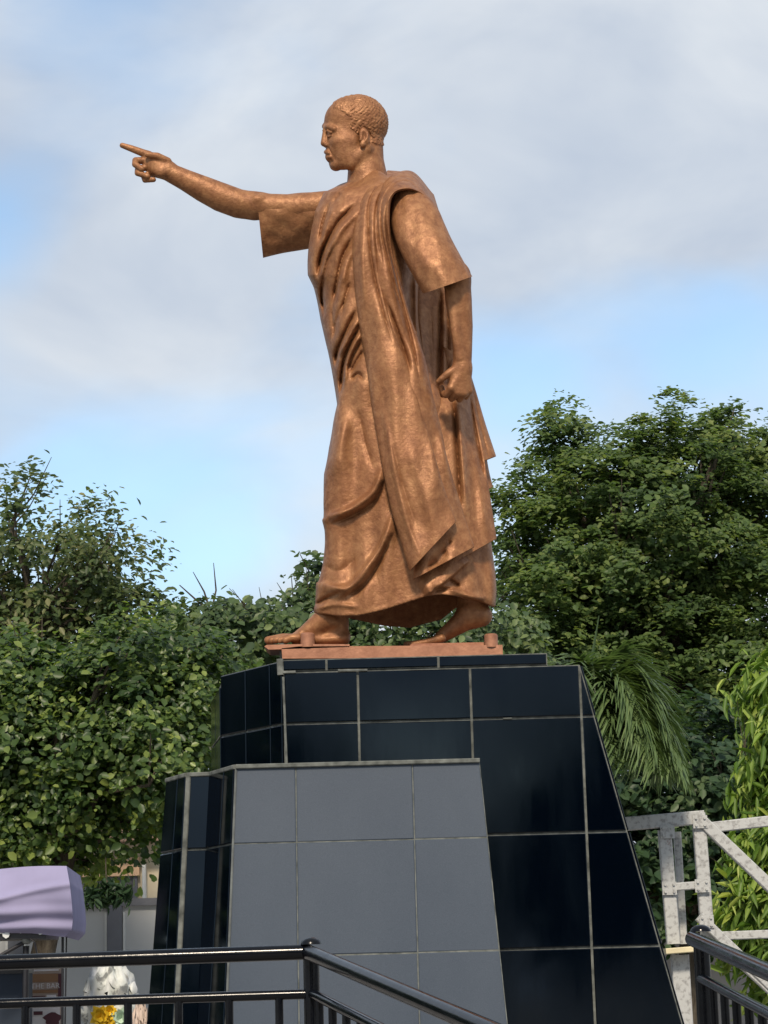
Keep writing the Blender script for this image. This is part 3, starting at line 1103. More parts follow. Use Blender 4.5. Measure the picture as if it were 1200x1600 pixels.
def panel(name, Lp, Rp, bulge, folds, ns=60, nt=170, th=.022, curl=.03, noise=.004, seed=2):
    """cloth between two edges given as (px, py, depth)"""
    L, Rr = curve_at(Lp, nt), curve_at(Rp, nt)
    s = np.linspace(0, 1, ns)[None, :]
    U = L[:, :1] * (1 - s) + Rr[:, :1] * s
    V = L[:, 1:2] * (1 - s) + Rr[:, 1:2] * s
    y = L[:, 2:] * (1 - s) + Rr[:, 2:] * s - bulge * 4 * s * (1 - s)
    y = y + curl * (np.exp(-s / .05) + .6 * np.exp(-(1 - s) / .05))
    y = y - sample(fold_map(folds, noise, seed), U, V)
    front = P(U, V, D + y).reshape(-1, 3)
    back = front + np.array([0, th, 0])
    n = ns * nt
    i = np.arange(nt - 1)[:, None] * ns + np.arange(ns - 1)[None, :]
    q = np.stack([i, i + ns, i + ns + 1, i + 1], -1).reshape(-1, 4)
    faces = [q, q[:, ::-1] + n]
    rim = np.r_[np.arange(ns), np.arange(1, nt) * ns + ns - 1, (nt - 1) * ns + np.arange(ns - 2, -1, -1), np.arange(nt - 2, 0, -1) * ns]
    r2 = np.roll(rim, -1)
    faces.append(np.stack([rim, r2, r2 + n, rim + n], 1))
    me = qmesh(name, np.vstack([front, back]), np.vstack(faces))
    o = link(name, me, BRONZE, statue, smooth=True)
    try:
        me.set_sharp_from_angle(angle=R(60))
    except Exception:
        pass
    return o


A_L = [(606, 266, .10), (580, 286, -.16), (560, 318, -.28), (551, 372, -.36), (553, 440, -.37), (562, 513, -.37), (572, 568, -.38), (580, 625, -.40), (592, 697, -.43), (609, 785, -.45), (626, 845, -.45), (640, 892, -.45)]
A_R = [(632, 268, .10), (606, 286, -.26), (589, 318, -.36), (587, 372, -.43), (595, 444, -.44), (608, 495, -.44), (621, 535, -.44), (638, 574, -.45), (651, 618, -.46), (675, 697, -.48), (694, 762, -.48), (713, 814, -.47)]
panel('sash_front_fold', A_L, A_R, .022,
      [([(618, 264), (592, 288), (577, 316), (576, 358), (580, 405), (594, 470), (612, 530)], -.022, 3.6, 'g'), ([(598, 640), (608, 690), (622, 760), (640, 830), (655, 865)], .018, 5, 'g'),
       ([(606, 268), (584, 292), (570, 322), (565, 400), (571, 480)], .014, 5, 'g'), ([(612, 690), (630, 760), (650, 820)], -.014, 6, 'g'), ([(640, 700), (662, 770), (680, 830)], .014, 9, 'g'),
       ([(585, 470), (604, 560), (624, 640)], .008, 10, 'g')], noise=.007)
B_L = [(678, 304, .10), (642, 267, -.03), (601, 284, -.28), (582, 345, -.39), (585, 444, -.40), (598, 495, -.40), (610, 535, -.40), (622, 574, -.41), (632, 618, -.43), (650, 697, -.43), (648, 800, -.43), (646, 905, -.42)]
B_R = [(694, 356, -.30), (668, 310, -.375), (636, 295, -.425), (611, 312, -.45), (613, 390, -.41), (634, 470, -.37), (648, 515, -.36), (664, 560, -.36), (675, 612, -.37), (690, 672, -.38), (702, 728, -.38), (741, 854, -.37)]
panel('sash_middle_fold', B_L, B_R, .035,
      [([(668, 316), (640, 284), (612, 290), (596, 318), (597, 365), (606, 405), (622, 465), (640, 525)], -.030, 3.2, 'g'),
       ([(660, 290), (634, 276), (606, 286), (590, 316), (590, 365), (597, 405)], -.022, 3.0, 'g'),
       ([(604, 318), (604, 360), (613, 405), (628, 470), (646, 545), (655, 590)], -.028, 3, 'g'),
       ([(597, 330), (601, 372), (614, 430), (632, 500)], .014, 3.5, 'g'), ([(608, 480), (628, 535), (640, 575)], -.04, 3.4, 'g'),
       ([(672, 640), (692, 700), (715, 780)], .012, 6, 'g'), ([(664, 890), (690, 868), (708, 840)], -.035, 4, 'g')], noise=.006, seed=5)
C_L = [(630, 410, .16), (636, 480, .10), (650, 560, -.04), (668, 640, -.28), (680, 720, -.32), (690, 800, -.34), (700, 884, -.34)]
C_R = [(700, 405, .22), (714, 480, .16), (724, 560, .05), (738, 620, -.10), (752, 690, -.14), (765, 770, -.18), (776, 841, -.20)]
panel('rear_fold', C_L, C_R, .03,
      [([(688, 460), (687, 540), (684, 640)], -.05, 4, 'g'), ([(693, 530), (694, 570), (693, 600)], .018, 4, 'g'), ([(700, 470), (700, 560), (698, 600)], -.035, 3.4, 'g'),
       ([(656, 500), (658, 520), (662, 560)], .015, 4, 'g'), ([(672, 470), (676, 560), (684, 660), (700, 740)], -.02, 6, 'g'),
       ([(708, 620), (714, 700), (719, 790)], -.05, 3.4, 'g'), ([(715, 630), (722, 710), (730, 800)], .02, 5, 'g'),
       ([(734, 616), (744, 680), (757, 745)], -.04, 3.4, 'g'), ([(740, 700), (750, 770), (758, 830)], .016, 7, 'g')], noise=.008, seed=8, curl=.02)
panel('back_fold', [(690, 540, .0), (700, 600, -.02), (720, 660, -.04), (735, 728, -.05)], [(728, 560, .08), (744, 612, .08), (758, 660, .06), (775, 712, .05)], .03,
      [([(738, 600), (750, 660), (764, 715)], -.02, 3, 'g')], 30, 60, noise=.004)
panel('back_fold', [(700, 700, .04), (712, 740, .03), (720, 790, .02)], [(758, 700, .12), (764, 735, .11), (770, 760, .10)], .03, [], 24, 40)


# ---- sleeves: cloth tubes with thickness
def sleeve(name, Lp, Rp, yc, hd, lean=0.0, th=.022, folds=(), seed=1, n=56, nt=60, flatten=2.2):
    L, Rr = resample(Lp, nt), resample(Rp, nt)
    t = np.linspace(0, 1, nt)
    yc = np.interp(t, np.linspace(0, 1, len(yc)), yc)
    hd = np.interp(t, np.linspace(0, 1, len(hd)), hd)
    rg = np.random.default_rng(seed)
    rings = []
    for sc in (1.0, 0.0):
        for i in (range(nt) if sc else range(nt - 1, -1, -1)):
            for k in range(n):
                a = 2 * math.pi * k / n
                c, s_ = math.cos(a), math.sin(a)
                c = math.copysign(abs(c) ** (2 / flatten), c)
                s_ = math.copysign(abs(s_) ** (2 / flatten), s_)
                w = 0.5 + 0.5 * c
                wob = 1 + .05 * math.sin(3 * a + 5 * t[i] + seed) * t[i] + .03 * math.sin(6 * a - 9 * t[i]) + .02 * math.sin(11 * a + 14 * t[i])
                u, v = L[i] * (1 - w) + Rr[i] * w
                p = P(u, v, D + yc[i] + lean * w + hd[i] * s_ * wob * (1 - .35 * w * (lean != 0)))
                if not sc:
                    ctr = P(*(L[i] + Rr[i]) / 2, D + yc[i])
                    p = p + (ctr - p) / np.linalg.norm(ctr - p) * th
                rings.append(p)
    rings = np.array(rings)
    m = 2 * nt
    i = (np.arange(m - 1)[:, None] * n)
    k = np.arange(n)[None, :]
    q = np.stack([i + k, i + (k + 1) % n, i + n + (k + 1) % n, i + n + k], -1).reshape(-1, 4)
    o = link(name, qmesh(name, rings, q), BRONZE, statue, smooth=True)
    try:
        o.data.set_sharp_from_angle(angle=R(55))
    except Exception:
        pass
    return o


sleeve('sleeve', [(616, 300), (611, 330), (613, 358), (622, 386), (641, 423), (661, 459)],
       [(660, 296), (682, 322), (695, 350), (705, 372), (721, 402), (738, 432)], [-.29, -.345, -.39, -.42, -.43], [.075, .11, .135, .15, .155], seed=2)
sleeve('sleeve', [(500, 300), (470, 301), (440, 304), (401, 304)], [(500, 386), (470, 391), (440, 396), (411, 403)],
       [yS, yS + .01, yS + .02, yS + .025], [.13, .125, .12, .115], lean=.13, seed=5)

# ---- sandals, plate and props
MB().prism([P(u, v, D + yFt - .11) for u, v in ((413, 1010), (417, 1007.5), (466, 1006.5), (546, 1006.5), (546, 1011), (466, 1013.5), (420, 1015))], (0, .22, 0)).build('sandal', BRONZE_BASE, statue)
MB().prism([P(u, v, D + yRr - .10) for u, v in ((640, 1008), (645, 1005.5), (756, 1003.5), (756, 1009), (700, 1010), (645, 1011))], (0, .20, 0)).build('sandal', BRONZE_BASE, statue)
pb = [P(u, v, D - .21) for u, v in ((440, 1013), (466, 1010), (560, 1009.5), (700, 1008.5), (785, 1007.5), (786, 1027.5), (441, 1029))]
MB().prism(pb, (0, .50, 0)).build('base_plate', BRONZE_BASE, statue)
for (u, w) in ((481, 11), (767.5, 10.5)):
    a, b = P(u, 1012, D - .185), P(u - .5, 989.5 if u < 600 else 991, D - .185)
    MB().tube([a, b - (0, 0, .006), b], [w * PXM, w * PXM * .97, w * PXM * .82], 20).build('stud', BRONZE_BASE, statue, smooth=True)
MB().box(tuple(P(437, 1030, D - .16)), tuple(P(449, 1016, D + .1))).build('stud', GROUT, statue)

# ================================================================== RAILINGS
def railing(name, label, top, mid, posts, bal, group=None):
    o = empty(name, tuple(posts[0] * (1, 1, 0) + (0, 0, .62)))
    tag(o, label, 'railing')
    for a, b in top:
        MB().tube([a, b], .0175, 16).build('top_rail', BLACK_PAINT, o, smooth=True)
    for a, b in mid:
        MB().tube([a, b], .0115, 12).build('lower_rail', BLACK_PAINT, o, smooth=True)
    for p in posts:
        MB().tube([(p[0], p[1], .3), p], .0185, 16).build('post', BLACK_PAINT, o, smooth=True)
        t = np.linspace(0, math.pi / 2, 6)
        MB().tube([p + (0, 0, .012 + .016 * math.sin(a)) for a in t], [.0235 * math.cos(a) + .001 for a in t], 16).build('post_cap', BLACK_PAINT, o, smooth=True)
    for p in bal:
        MB().tube([(p[0], p[1], .35), p], .0098, 10).build('baluster', BLACK_PAINT, o, smooth=True)
    return o


YR = 5.1
a0, a1 = P(-160, 1509.5, YR), P(481, 1487.5, YR)
m0, m1 = P(-160, 1573.5, YR), P(486, 1553, YR)
d1 = (P(752, 1604, 3.9) - a1)
q0 = P(488, 1553, YR - .01)
bals = [m0 + (m1 - m0) * ((x + 160) / 646) for x in (-120, -40, 40, 120, 200, 279, 358, 436)]
bals += [q0 + d1 / np.linalg.norm(d1) * .118 * (k + .55) for k in range(16)]
railing('railing', 'black pipe railing before the pedestal, level run turning down a ramp', [(a0, a1), (a1, a1 + d1 * 1.5)],
        [(m0, m1), (q0, q0 + d1 * 1.5)], [P(486, 1484, YR)], bals)
b0 = P(1082, 1467, YR)
d2 = np.array([.05, -1.0, -.097])
c0 = P(1096, 1529, YR - .01)
railing('railing', 'short black pipe railing at the lower right corner', [(b0, b0 + d2 * 1.6)], [(c0, c0 + d2 * 1.6)], [P(1095, 1464, YR)],
        [c0 + d2 / np.linalg.norm(d2) * .125 * (k + 1.05) for k in range(11)])


# ================================================================== TREES
def leaf_mesh(name, pos, nrm, size, aspect, tint, droop=None):
    n = len(pos)
    nrm = nrm / (np.linalg.norm(nrm, axis=1, keepdims=True) + 1e-9)
    a = rng.normal(0, 1, (n, 3))
    if droop is not None:
        a = a * .45 + droop
    a -= nrm * np.sum(a * nrm, 1, keepdims=True)
    a /= np.linalg.norm(a, axis=1, keepdims=True) + 1e-9
    b = np.cross(nrm, a)
    L, Wd = size[:, None], (size * aspect)[:, None]
    fold = nrm * L * .10
    V = np.stack([pos - a * L * .5, pos + b * Wd * .42 - a * L * .22 + fold, pos + b * Wd * .46 + a * L * .14 + fold * .7, pos + a * L * .5 - fold,
                  pos - b * Wd * .46 + a * L * .14 + fold * .7, pos - b * Wd * .42 - a * L * .22 + fold], 1).reshape(-1, 3)
    i = np.arange(n)[:, None] * 6
    Q = np.vstack([np.hstack([i, i + 1, i + 2, i + 3]), np.hstack([i, i + 3, i + 4, i + 5])])
    me = qmesh(name, V, Q)
    at = me.attributes.new('tint', 'FLOAT', 'POINT')
    at.data.foreach_set('value', np.repeat(np.clip(tint, 0, 1), 6).astype(np.float32))
    return me


def tree(name, label, cat, base, blobs, n_pads, per_pad, pad_r, leaf, mat, aspect=.6, flat=.5, up=.8, shell=.35, limbs=36, trunk_r=.16, group=None,
         droop=None, tint=(.15, .75), thin=0.0, twigs=0, world=None):
    """blobs: (px, py, Y, radius px across, radius px high, radius m deep)"""
    o = empty(name, tuple(base))
    tag(o, label, cat, group)
    bl = []
    for (u, v, Y, ru, rv, ry) in blobs:
        k = Y / FPX
        bl.append((P(u, v, Y), np.array([ru * k, ry, rv * k])))
    if world:
        bl = [(np.array(c_, float), np.array(r_, float)) for c_, r_ in world]
    w = np.array([b[1][0] * b[1][2] for b in bl])
    ch = rng.choice(len(bl), n_pads, p=w / w.sum())
    d = rng.normal(0, 1, (n_pads, 3))
    d /= np.linalg.norm(d, axis=1, keepdims=True)
    rad = 1 - shell * rng.random(n_pads) ** 1.3
    inner = rng.random(n_pads) < .22
    rad = np.where(inner, rng.random(n_pads) ** .5 * .8, rad)
    cen = np.array([bl[i][0] for i in ch])
    rr = np.array([bl[i][1] for i in ch])
    jit = 1 + .16 * np.sin(d[:, 0] * 5 + d[:, 2] * 7 + ch) + rng.normal(0, .11, n_pads)
    pads = cen + d * rr * (rad * jit)[:, None]
    out = d / rr
    out /= np.linalg.norm(out, axis=1, keepdims=True)
    pr = pad_r * rng.uniform(.6, 1.35, n_pads)
    ptint = rng.normal(0, .19, n_pads)
    N = n_pads * per_pad
    pid = np.repeat(np.arange(n_pads), per_pad)
    if thin:
        keep = rng.random(n_pads) > thin * rng.random(n_pads)
        pid = pid[keep[pid]]
        N = len(pid)
    q = rng.normal(0, .55, (N, 3))
    q[:, 2] *= flat
    pos = pads[pid] + q * pr[pid][:, None]
    pos[:, 2] -= .35 * pr[pid] * (q[:, 0] ** 2 + q[:, 1] ** 2)
    nrm = np.array([0, -.4, up]) + out[pid] * .55 + rng.normal(0, .42, (N, 3))
    size = leaf * rng.uniform(.45, 1.45, N) * rng.uniform(.8, 1.2, n_pads)[pid]
    tn = rng.uniform(tint[0], tint[1], N) + ptint[pid] + (rng.random(N) < .03) * .5
    link('crown', leaf_mesh('crown', pos, nrm, size, aspect, tn, droop), mat, o)
    # trunk and limbs
    mb = MB()
    hub = np.mean([b[0] for b in bl], 0)
    hub = np.array([hub[0] * .7 + base[0] * .3, hub[1], min(b[0][2] - b[1][2] * .6 for b in bl)])
    base = np.array(base, float)
    kn = [base, base * .6 + hub * .4 + rng.normal(0, .06, 3), hub]
    mb.tube(kn, [trunk_r * 1.25, trunk_r, trunk_r * .8], 10)
    for j in rng.choice(n_pads, min(limbs, n_pads), replace=False):
        e = pads[j]
        m1_ = hub + (e - hub) * .4 + np.array([0, 0, .18 * np.linalg.norm(e - hub)]) * rng.uniform(.2, 1) + rng.normal(0, .08, 3)
        m2_ = hub + (e - hub) * .75 + rng.normal(0, .08, 3)
        r0 = trunk_r * rng.uniform(.25, .5)
        mb.tube([hub, m1_, m2_, e], [r0, r0 * .6, r0 * .35, r0 * .12], 6)
        for _ in range(2):
            e2 = e + rng.normal(0, 1, 3) * pad_r * .7
            mb.tube([m2_, (m2_ + e2) / 2 + rng.normal(0, .04, 3), e2], [r0 * .3, r0 * .2, r0 * .08], 4)
    for _ in range(twigs):
        j = int(np.argmax(pads[:, 2] + rng.normal(0, .5, n_pads)))
        e2 = pads[j] + np.array([rng.normal(0, .25), 0, rng.uniform(.25, .6)])
        mb.tube([pads[j] - (0, 0, .3), (pads[j] + e2) / 2 + rng.normal(0, .05, 3), e2], [.014, .010, .004], 4)
    mb.build('trunk', BARK, o, smooth=True)
    return o


G_RIGHT = leaf_mat('leaf_rain_tree', (0.044, 0.076, 0.030), (0.094, 0.145, 0.046), (0.175, 0.215, 0.066), spec=.25, trans=.42)
G_OLIVE = leaf_mat('leaf_olive', (0.042, 0.066, 0.026), (0.088, 0.125, 0.045), (0.19, 0.19, 0.085), spec=.3, trans=.4)
G_LEFT = leaf_mat('leaf_glossy', (0.036, 0.070, 0.024), (0.084, 0.138, 0.038), (0.24, 0.30, 0.080), spec=.4, rough=.38, trans=.42)
G_MID = leaf_mat('leaf_mid', (0.034, 0.060, 0.026), (0.072, 0.115, 0.042), (0.18, 0.23, 0.09), spec=.35, trans=.35)
G_DARK = leaf_mat('leaf_dark', (0.022, 0.048, 0.026), (0.046, 0.085, 0.038), (0.085, 0.125, 0.055), spec=.3, trans=.35)
G_LIME = leaf_mat('leaf_lime', (0.075, 0.145, 0.022), (0.17, 0.265, 0.045), (0.34, 0.40, 0.09), spec=.3, trans=.3)
G_PALM = leaf_mat('leaf_palm', (0.045, 0.080, 0.028), (0.095, 0.150, 0.055), (0.19, 0.25, 0.10), spec=.4)

gz = lambda p: np.array([p[0], p[1], 0.0])
tree('shade_tree', 'large spreading dark green tree behind statue at right', 'tree', gz(P(1040, 1400, 31)),
     [(1010, 850, 30, 215, 185, 2.2), (880, 880, 29.5, 120, 130, 1.8), (1170, 800, 31, 150, 150, 2.2), (1000, 1080, 30, 230, 190, 2.4), (860, 1010, 29, 110, 140, 1.5), (1190, 1010, 30, 170, 220, 2.2), (875, 690, 30, 45, 62, .6), (950, 750, 30, 110, 80, 1.3), (1090, 715, 30.5, 130, 72, 1.4), (810, 800, 29.5, 50, 70, .8)],
     1800, 84, .26, .088, G_RIGHT, aspect=.62, flat=.38, up=1.25, limbs=70, trunk_r=.22)
tree('shade_tree', 'dark tree below the big crown, between pedestal and metal frame', 'tree', gz(P(1060, 1500, 25)),
     [(1080, 1230, 25, 170, 130, 1.4), (1010, 1360, 25, 130, 120, 1.2), (1180, 1330, 25.5, 120, 150, 1.4)], 420, 56, .26, .12, G_DARK, aspect=.6, flat=.4, up=1.0, limbs=30, trunk_r=.18)
tree('shade_tree', 'tall thin-leaved olive tree at left edge against the sky', 'tree', gz(P(-40, 1500, 25)),
     [(20, 860, 25, 190, 115, 1.5), (150, 900, 25, 110, 95, 1.1), (-60, 1000, 25, 180, 130, 1.4), (100, 980, 25, 160, 90, 1.1), (225, 960, 25, 110, 65, .9)],
     440, 70, .30, .085, G_OLIVE, aspect=.55, flat=.6, up=.7, limbs=60, trunk_r=.11, thin=.75, twigs=0)
tree('leafy_tree', 'dense glossy green tree left of the pedestal overhanging the wall', 'tree', gz(P(20, 1550, 20)),
     [(60, 1190, 20, 230, 170, 1.2), (210, 1130, 19.6, 130, 150, 1.0), (270, 1180, 19.6, 80, 115, .8), (30, 1080, 20, 150, 90, 1.0), (290, 1060, 19.8, 80, 100, .7), (-40, 1300, 19.6, 150, 55, .7), (170, 1250, 19.6, 110, 75, .8)],
     980, 74, .20, .070, G_LEFT, aspect=.72, flat=.6, up=.7, limbs=50, trunk_r=.12, tint=(.0, .8), thin=.45)
tree('leafy_tree', 'medium green tree behind the statue\'s front foot', 'tree', gz(P(430, 1500, 24)),
     [(400, 1010, 24, 150, 90, 1.1), (300, 1000, 24, 70, 80, .9), (520, 960, 24.3, 75, 85, .8), (640, 1030, 24.3, 160, 80, .9), (770, 1000, 24.4, 80, 80, .8)],
     420, 60, .24, .095, G_MID, aspect=.68, flat=.6, up=.6, limbs=50, trunk_r=.10, thin=.25)
tree('lime_shrub', 'bright lime green shrub with long drooping leaves at right edge', 'shrub', gz(P(1225, 1600, 17.5)),
     [(1218, 1090, 17.5, 55, 95, .4), (1215, 1230, 17.6, 50, 65, .35), (1205, 1345, 17.5, 62, 60, .4), (1180, 1420, 17.4, 62, 70, .4), (1240, 1190, 17.6, 60, 170, .4), (1200, 1500, 17.5, 60, 50, .35)],
     190, 30, .16, .17, G_LIME, aspect=.20, flat=.9, up=.35, limbs=34, trunk_r=.03, droop=np.array([-.2, -.1, -.8]), tint=(.0, .85))
tree('shade_tree', 'broad unseen tree added behind the viewer for the tiles to mirror', 'tree', (-5.5, -15, 0),  # never in view; added to give the polished tiles something to reflect
     [(0, 0, 1, 0, 0, 0)], 260, 34, .7, .42, G_DARK, aspect=.7, flat=.6, up=.5, limbs=16, trunk_r=.25, world=[((-5.5, -15, 4.2), (4.6, 3, 2.6)), ((-1.5, -18, 3.2), (3, 2.4, 1.8))])
tree('shade_tree', 'round unseen tree added behind the viewer on the right for the tiles to mirror', 'tree', (6.0, -17, 0),  # second unseen tree, added to break up the reflection in the front tiles
     [(0, 0, 1, 0, 0, 0)], 240, 34, .7, .42, G_DARK, aspect=.7, flat=.6, up=.5, limbs=16, trunk_r=.25, world=[((6.0, -17, 4.0), (4.2, 3, 2.8))])
tree('shade_tree', 'dense dark unseen tree added at far left to darken the tile reflections', 'tree', (-8.6, 18.5, 0),  # unseen, added so the left facets reflect dark foliage instead of bright sky
     [(-1000, 1150, 18.0, 480, 420, 2.4), (-1500, 1200, 15.0, 500, 480, 2.4)], 300, 40, .6, .34, G_DARK, aspect=.7, flat=.6, up=.5, limbs=16, trunk_r=.2)

# hanging sprig of the left tree, a branch of its own in front of the wall
sp = empty('hanging_branch', tuple(P(170, 1345, 18.6)))
tag(sp, 'dark leafy sprig hanging low in front of the pale wall', 'branch')
c_ = np.array([P(u, v, 18.6) for u, v in ((150, 1396), (168, 1388), (185, 1392), (195, 1398), (140, 1404), (172, 1402), (160, 1408), (180, 1404))])
n = 260
ps = c_[rng.integers(0, len(c_), n)] + rng.normal(0, .035, (n, 3))
link('leaves', leaf_mesh('leaves', ps, rng.normal(0, 1, (n, 3)) + (0, -.3, .5), rng.uniform(.07, .13, n), .3, rng.uniform(0, .5, n), rng.normal(0, .5, 3) * 0 + np.array([0, 0, -.5])), G_DARK, sp)
mb = MB()
for c in c_:
    mb.tube([P(165, 1340, 18.7), P(166, 1375, 18.65), c], [.006, .005, .003], 5)
mb.build('twigs', BARK, sp)

# ---- palm beside the pedestal
pc = P(926, 1112, 15.2)
palm = empty('palm', tuple(gz(pc)))
tag(palm, 'feathery green palm rising behind the pedestal\'s right edge', 'palm')
MB().tube([gz(pc), gz(pc) * .5 + pc * .5 + (.03, 0, 0), pc], [.11, .085, .07], 12).build('trunk', BARK, palm, smooth=True)


def frond(az, rise, length, nleaf=46, ll=.38):
    d0 = np.array([math.cos(az), math.sin(az), 0])
    ts = np.linspace(0, 1, 12)
    pts = [pc + d0 * length * t * (1 - .18 * t) + np.array([0, 0, rise * t - (rise + .62 * length) * t ** 2.3]) for t in ts]
    mb = MB().tube(pts, [.013 * (1 - .8 * t) + .002 for t in ts], 5)
    pts = np.array(pts)
    o = mb.build('frond', G_PALM, palm)
    V, Q, T_ = [], [], []
    for k in range(nleaf):
        t = .14 + .86 * k / (nleaf - 1)
        p = np.array([np.interp(t, ts, pts[:, i]) for i in range(3)])
        g_ = np.array([np.interp(min(t + .05, 1), ts, pts[:, i]) for i in range(3)]) - np.array([np.interp(t - .05, ts, pts[:, i]) for i in range(3)])
        g_ /= np.linalg.norm(g_)
        side = np.cross(g_, (0, 0, 1))
        side /= np.linalg.norm(side) + 1e-6
        for sg in (-1, 1):
            L = ll * (math.sin(math.pi * (.15 + .8 * t)) * .7 + .3) * rng.uniform(.85, 1.15)
            dr = side * sg * .75 + g_ * .75 + np.array([0, 0, .25]) + rng.normal(0, .08, 3)
            dr /= np.linalg.norm(dr)
            w = np.cross(dr, (0, 0, 1.0))
            w /= np.linalg.norm(w) + 1e-6
            b = len(V)
            for j in range(5):
                s_ = j / 4
                q = p + dr * L * s_ + np.array([0, 0, -.42 * L * s_ ** 2])
                hw = .019 * (1 - s_ ** 2) * (.6 + .4 * math.sin(math.pi * min(1, s_ * 2))) + .001
                V += [q - w * hw, q + w * hw + (0, 0, .004)]
                T_ += [rng.uniform(.3, .5) + .3 * rng.random()] * 2
            Q += [(b + 2 * j, b + 2 * j + 1, b + 2 * j + 3, b + 2 * j + 2) for j in range(4)]
    me = qmesh('leaflets', np.array(V), np.array(Q))
    at = me.attributes.new('tint', 'FLOAT', 'POINT')
    at.data.foreach_set('value', np.array(T_, np.float32))
    lo_ = bpy.data.objects.new('leaflets', me)
    me.materials.append(G_PALM)
    C.objects.link(lo_)
    lo_.parent = o
    tag(lo_, kind='stuff')
    return o


for az, rise, L in ((-.35, 1.0, .85), (-.9, .9, .80), (-.05, 1.25, .8), (.5, 1.3, .75), (-1.6, 1.2, .6), (2.6, 1.2, .7), (-.2, 1.5, .6), (-2.2, 1.2, .6), (-.35, .62, .85), (-.9, .50, .80), (-.05, .70, .85), (.5, .62, .8), (-1.5, .45, .75), (-.6, .25, .78), (-.2, .38, .80), (.9, .7, .75), (1.7, .65, .8), (2.5, .62, .8),
                    (3.3, .6, .8), (4.0, .5, .75), (.2, .1, .7), (-.75, .75, .7), (-.45, .02, .62),
                    (-.5, .45, .7), (-1.2, .3, .7), (.1, .5, .75), (-.3, .2, .72), (-.9, .1, .6), (.35, .35, .72), (-1.1, .7, .6)):
    frond(az, rise, L * .88)
MB().tube([pc, P(921, 1050, 15.2), P(936, 962, 15.2)], [.022, .016, .003], 6).build('spear_leaf', G_PALM, palm)

# ================================================================== BACKGROUND WALLS AND HOUSE
WALL = plain('painted_wall', (0.40, 0.41, 0.42), .85, var=.06, scale=1.2)
PILLAR = plain('grey_pillar_paint', (0.12, 0.125, 0.145), .8, var=.1)
CREAM = plain('cream_plaster', (0.62, 0.54, 0.40), .85, var=.08, scale=2)
PEACH = plain('peach_plaster', (0.66, 0.44, 0.28), .85, var=.12, scale=2)
DKGLASS = plain('window_dark', (0.10, 0.10, 0.105), .25, var=.2)
WHITE = plain('white_trim', (0.58, 0.60, 0.60), .7, var=.05)

YW = 23.0
wz = zP(180, 1416, YW)
x0, x1 = xP(-700, 1500, YW), xP(420, 1500, YW)
wall = empty('boundary_wall', (x0 / 2 + x1 / 2, YW, 0))
tag(wall, 'pale grey panelled boundary wall with dark coping left of pedestal', 'wall')
MB().box((x0, YW, 0), (x1, YW + .2, wz)).build('wall_body', WALL, wall)
MB().box((x0, YW - .05, wz), (x1, YW + .25, wz + .075)).build('coping', PILLAR, wall)
for k, px in enumerate((-260, -105, 25, 180, 335)):
    x = xP(px, 1500, YW)
    MB().box((x - .075, YW - .06, 0), (x + .075, YW - .002, wz - .002)).build('pillar', PILLAR, wall)
    for sgn in (-1, 1):
        MB().box((x + sgn * .095 - .012, YW - .02, .2), (x + sgn * .095 + .012, YW - .002, wz - .06)).build('panel_trim', WHITE, wall)
yw2 = 27.0
x0, x1 = xP(700, 1500, yw2), xP(1900, 1500, yw2)
w2 = empty('boundary_wall', ((x0 + x1) / 2, yw2, 0))
tag(w2, 'low grey rendered wall behind the metal frame at right', 'wall')
MB().box((x0, yw2, 0), (x1, yw2 + .2, zP(1080, 1402, yw2))).build('wall_body', plain('grey_render', (.33, .32, .32), .9, var=.15, scale=1.5), w2)
MB().box((x0, yw2 - .04, zP(1080, 1402, yw2)), (x1, yw2 + .24, zP(1080, 1394, yw2))).build('coping', PILLAR, w2)

YH = 30.0
hx0, hx1 = xP(-420, 1380, YH), xP(330, 1380, YH)
hz = zP(180, 1318, YH)
house = empty('house', ((hx0 + hx1) / 2, YH + 2, 0))
tag(house, 'cream house with dark window showing above the boundary wall', 'house')
MB().box((hx0, YH, 0), (hx1, YH + 5, hz)).build('wall', CREAM, house)
MB().box((hx0 - .3, YH - .4, hz + .002), (hx1 + .3, YH + 5.3, hz + .25)).build('roof', plain('roof_sheet', (.25, .16, .12), .7), house)
wa, wb = P(133, 1410, YH), P(212, 1369, YH)
MB().box((wa[0] - .06, YH - .10, wb[2] + .003), (wb[0] + .06, YH - .002, wb[2] + .25)).build('lintel_band', PEACH, house)
wi = MB().box((wa[0], YH - .03, wa[2]), (wb[0], YH - .002, wb[2])).build('window', DKGLASS, house)
for fx in (wa[0], (wa[0] + wb[0]) / 2, wb[0]):
    MB().box((fx - .03, YH - .06, wa[2]), (fx + .03, YH - .032, wb[2])).build('window_frame', PILLAR, house)
MB().tube([P(226, 1420, YH - .1), P(225, 1350, YH - .1)], .03, 8).build('drain_pipe', WHITE, house)

# ================================================================== METAL FRAME AT RIGHT
M = Mat('weathered_white_paint').set(Roughness=.7, Specular_IOR_Level=.3)
sp1 = M.noise(9.0, 6, .7)
sp2 = M.noise(34.0, 3, .6)
c = M.ramp(sp2, [(.33, (.25, .25, .25)), (.50, (.42, .43, .43))])
M.color(M.mix(M.ramp(sp1, [(.64, 0.0), (.76, 1.0)]), c, (.16, .06, .035)))
M.bump(sp2, .3, .006)
METAL = M.m
PLANK = plain('pale_plank', (.62, .55, .36), .8)
YM = 15.5
k = YM / FPX
fr = empty('metal_frame', tuple(gz(P(1080, 1500, YM))))
tag(fr, 'weathered whitish metal stair frame right of the pedestal', 'metal frame')


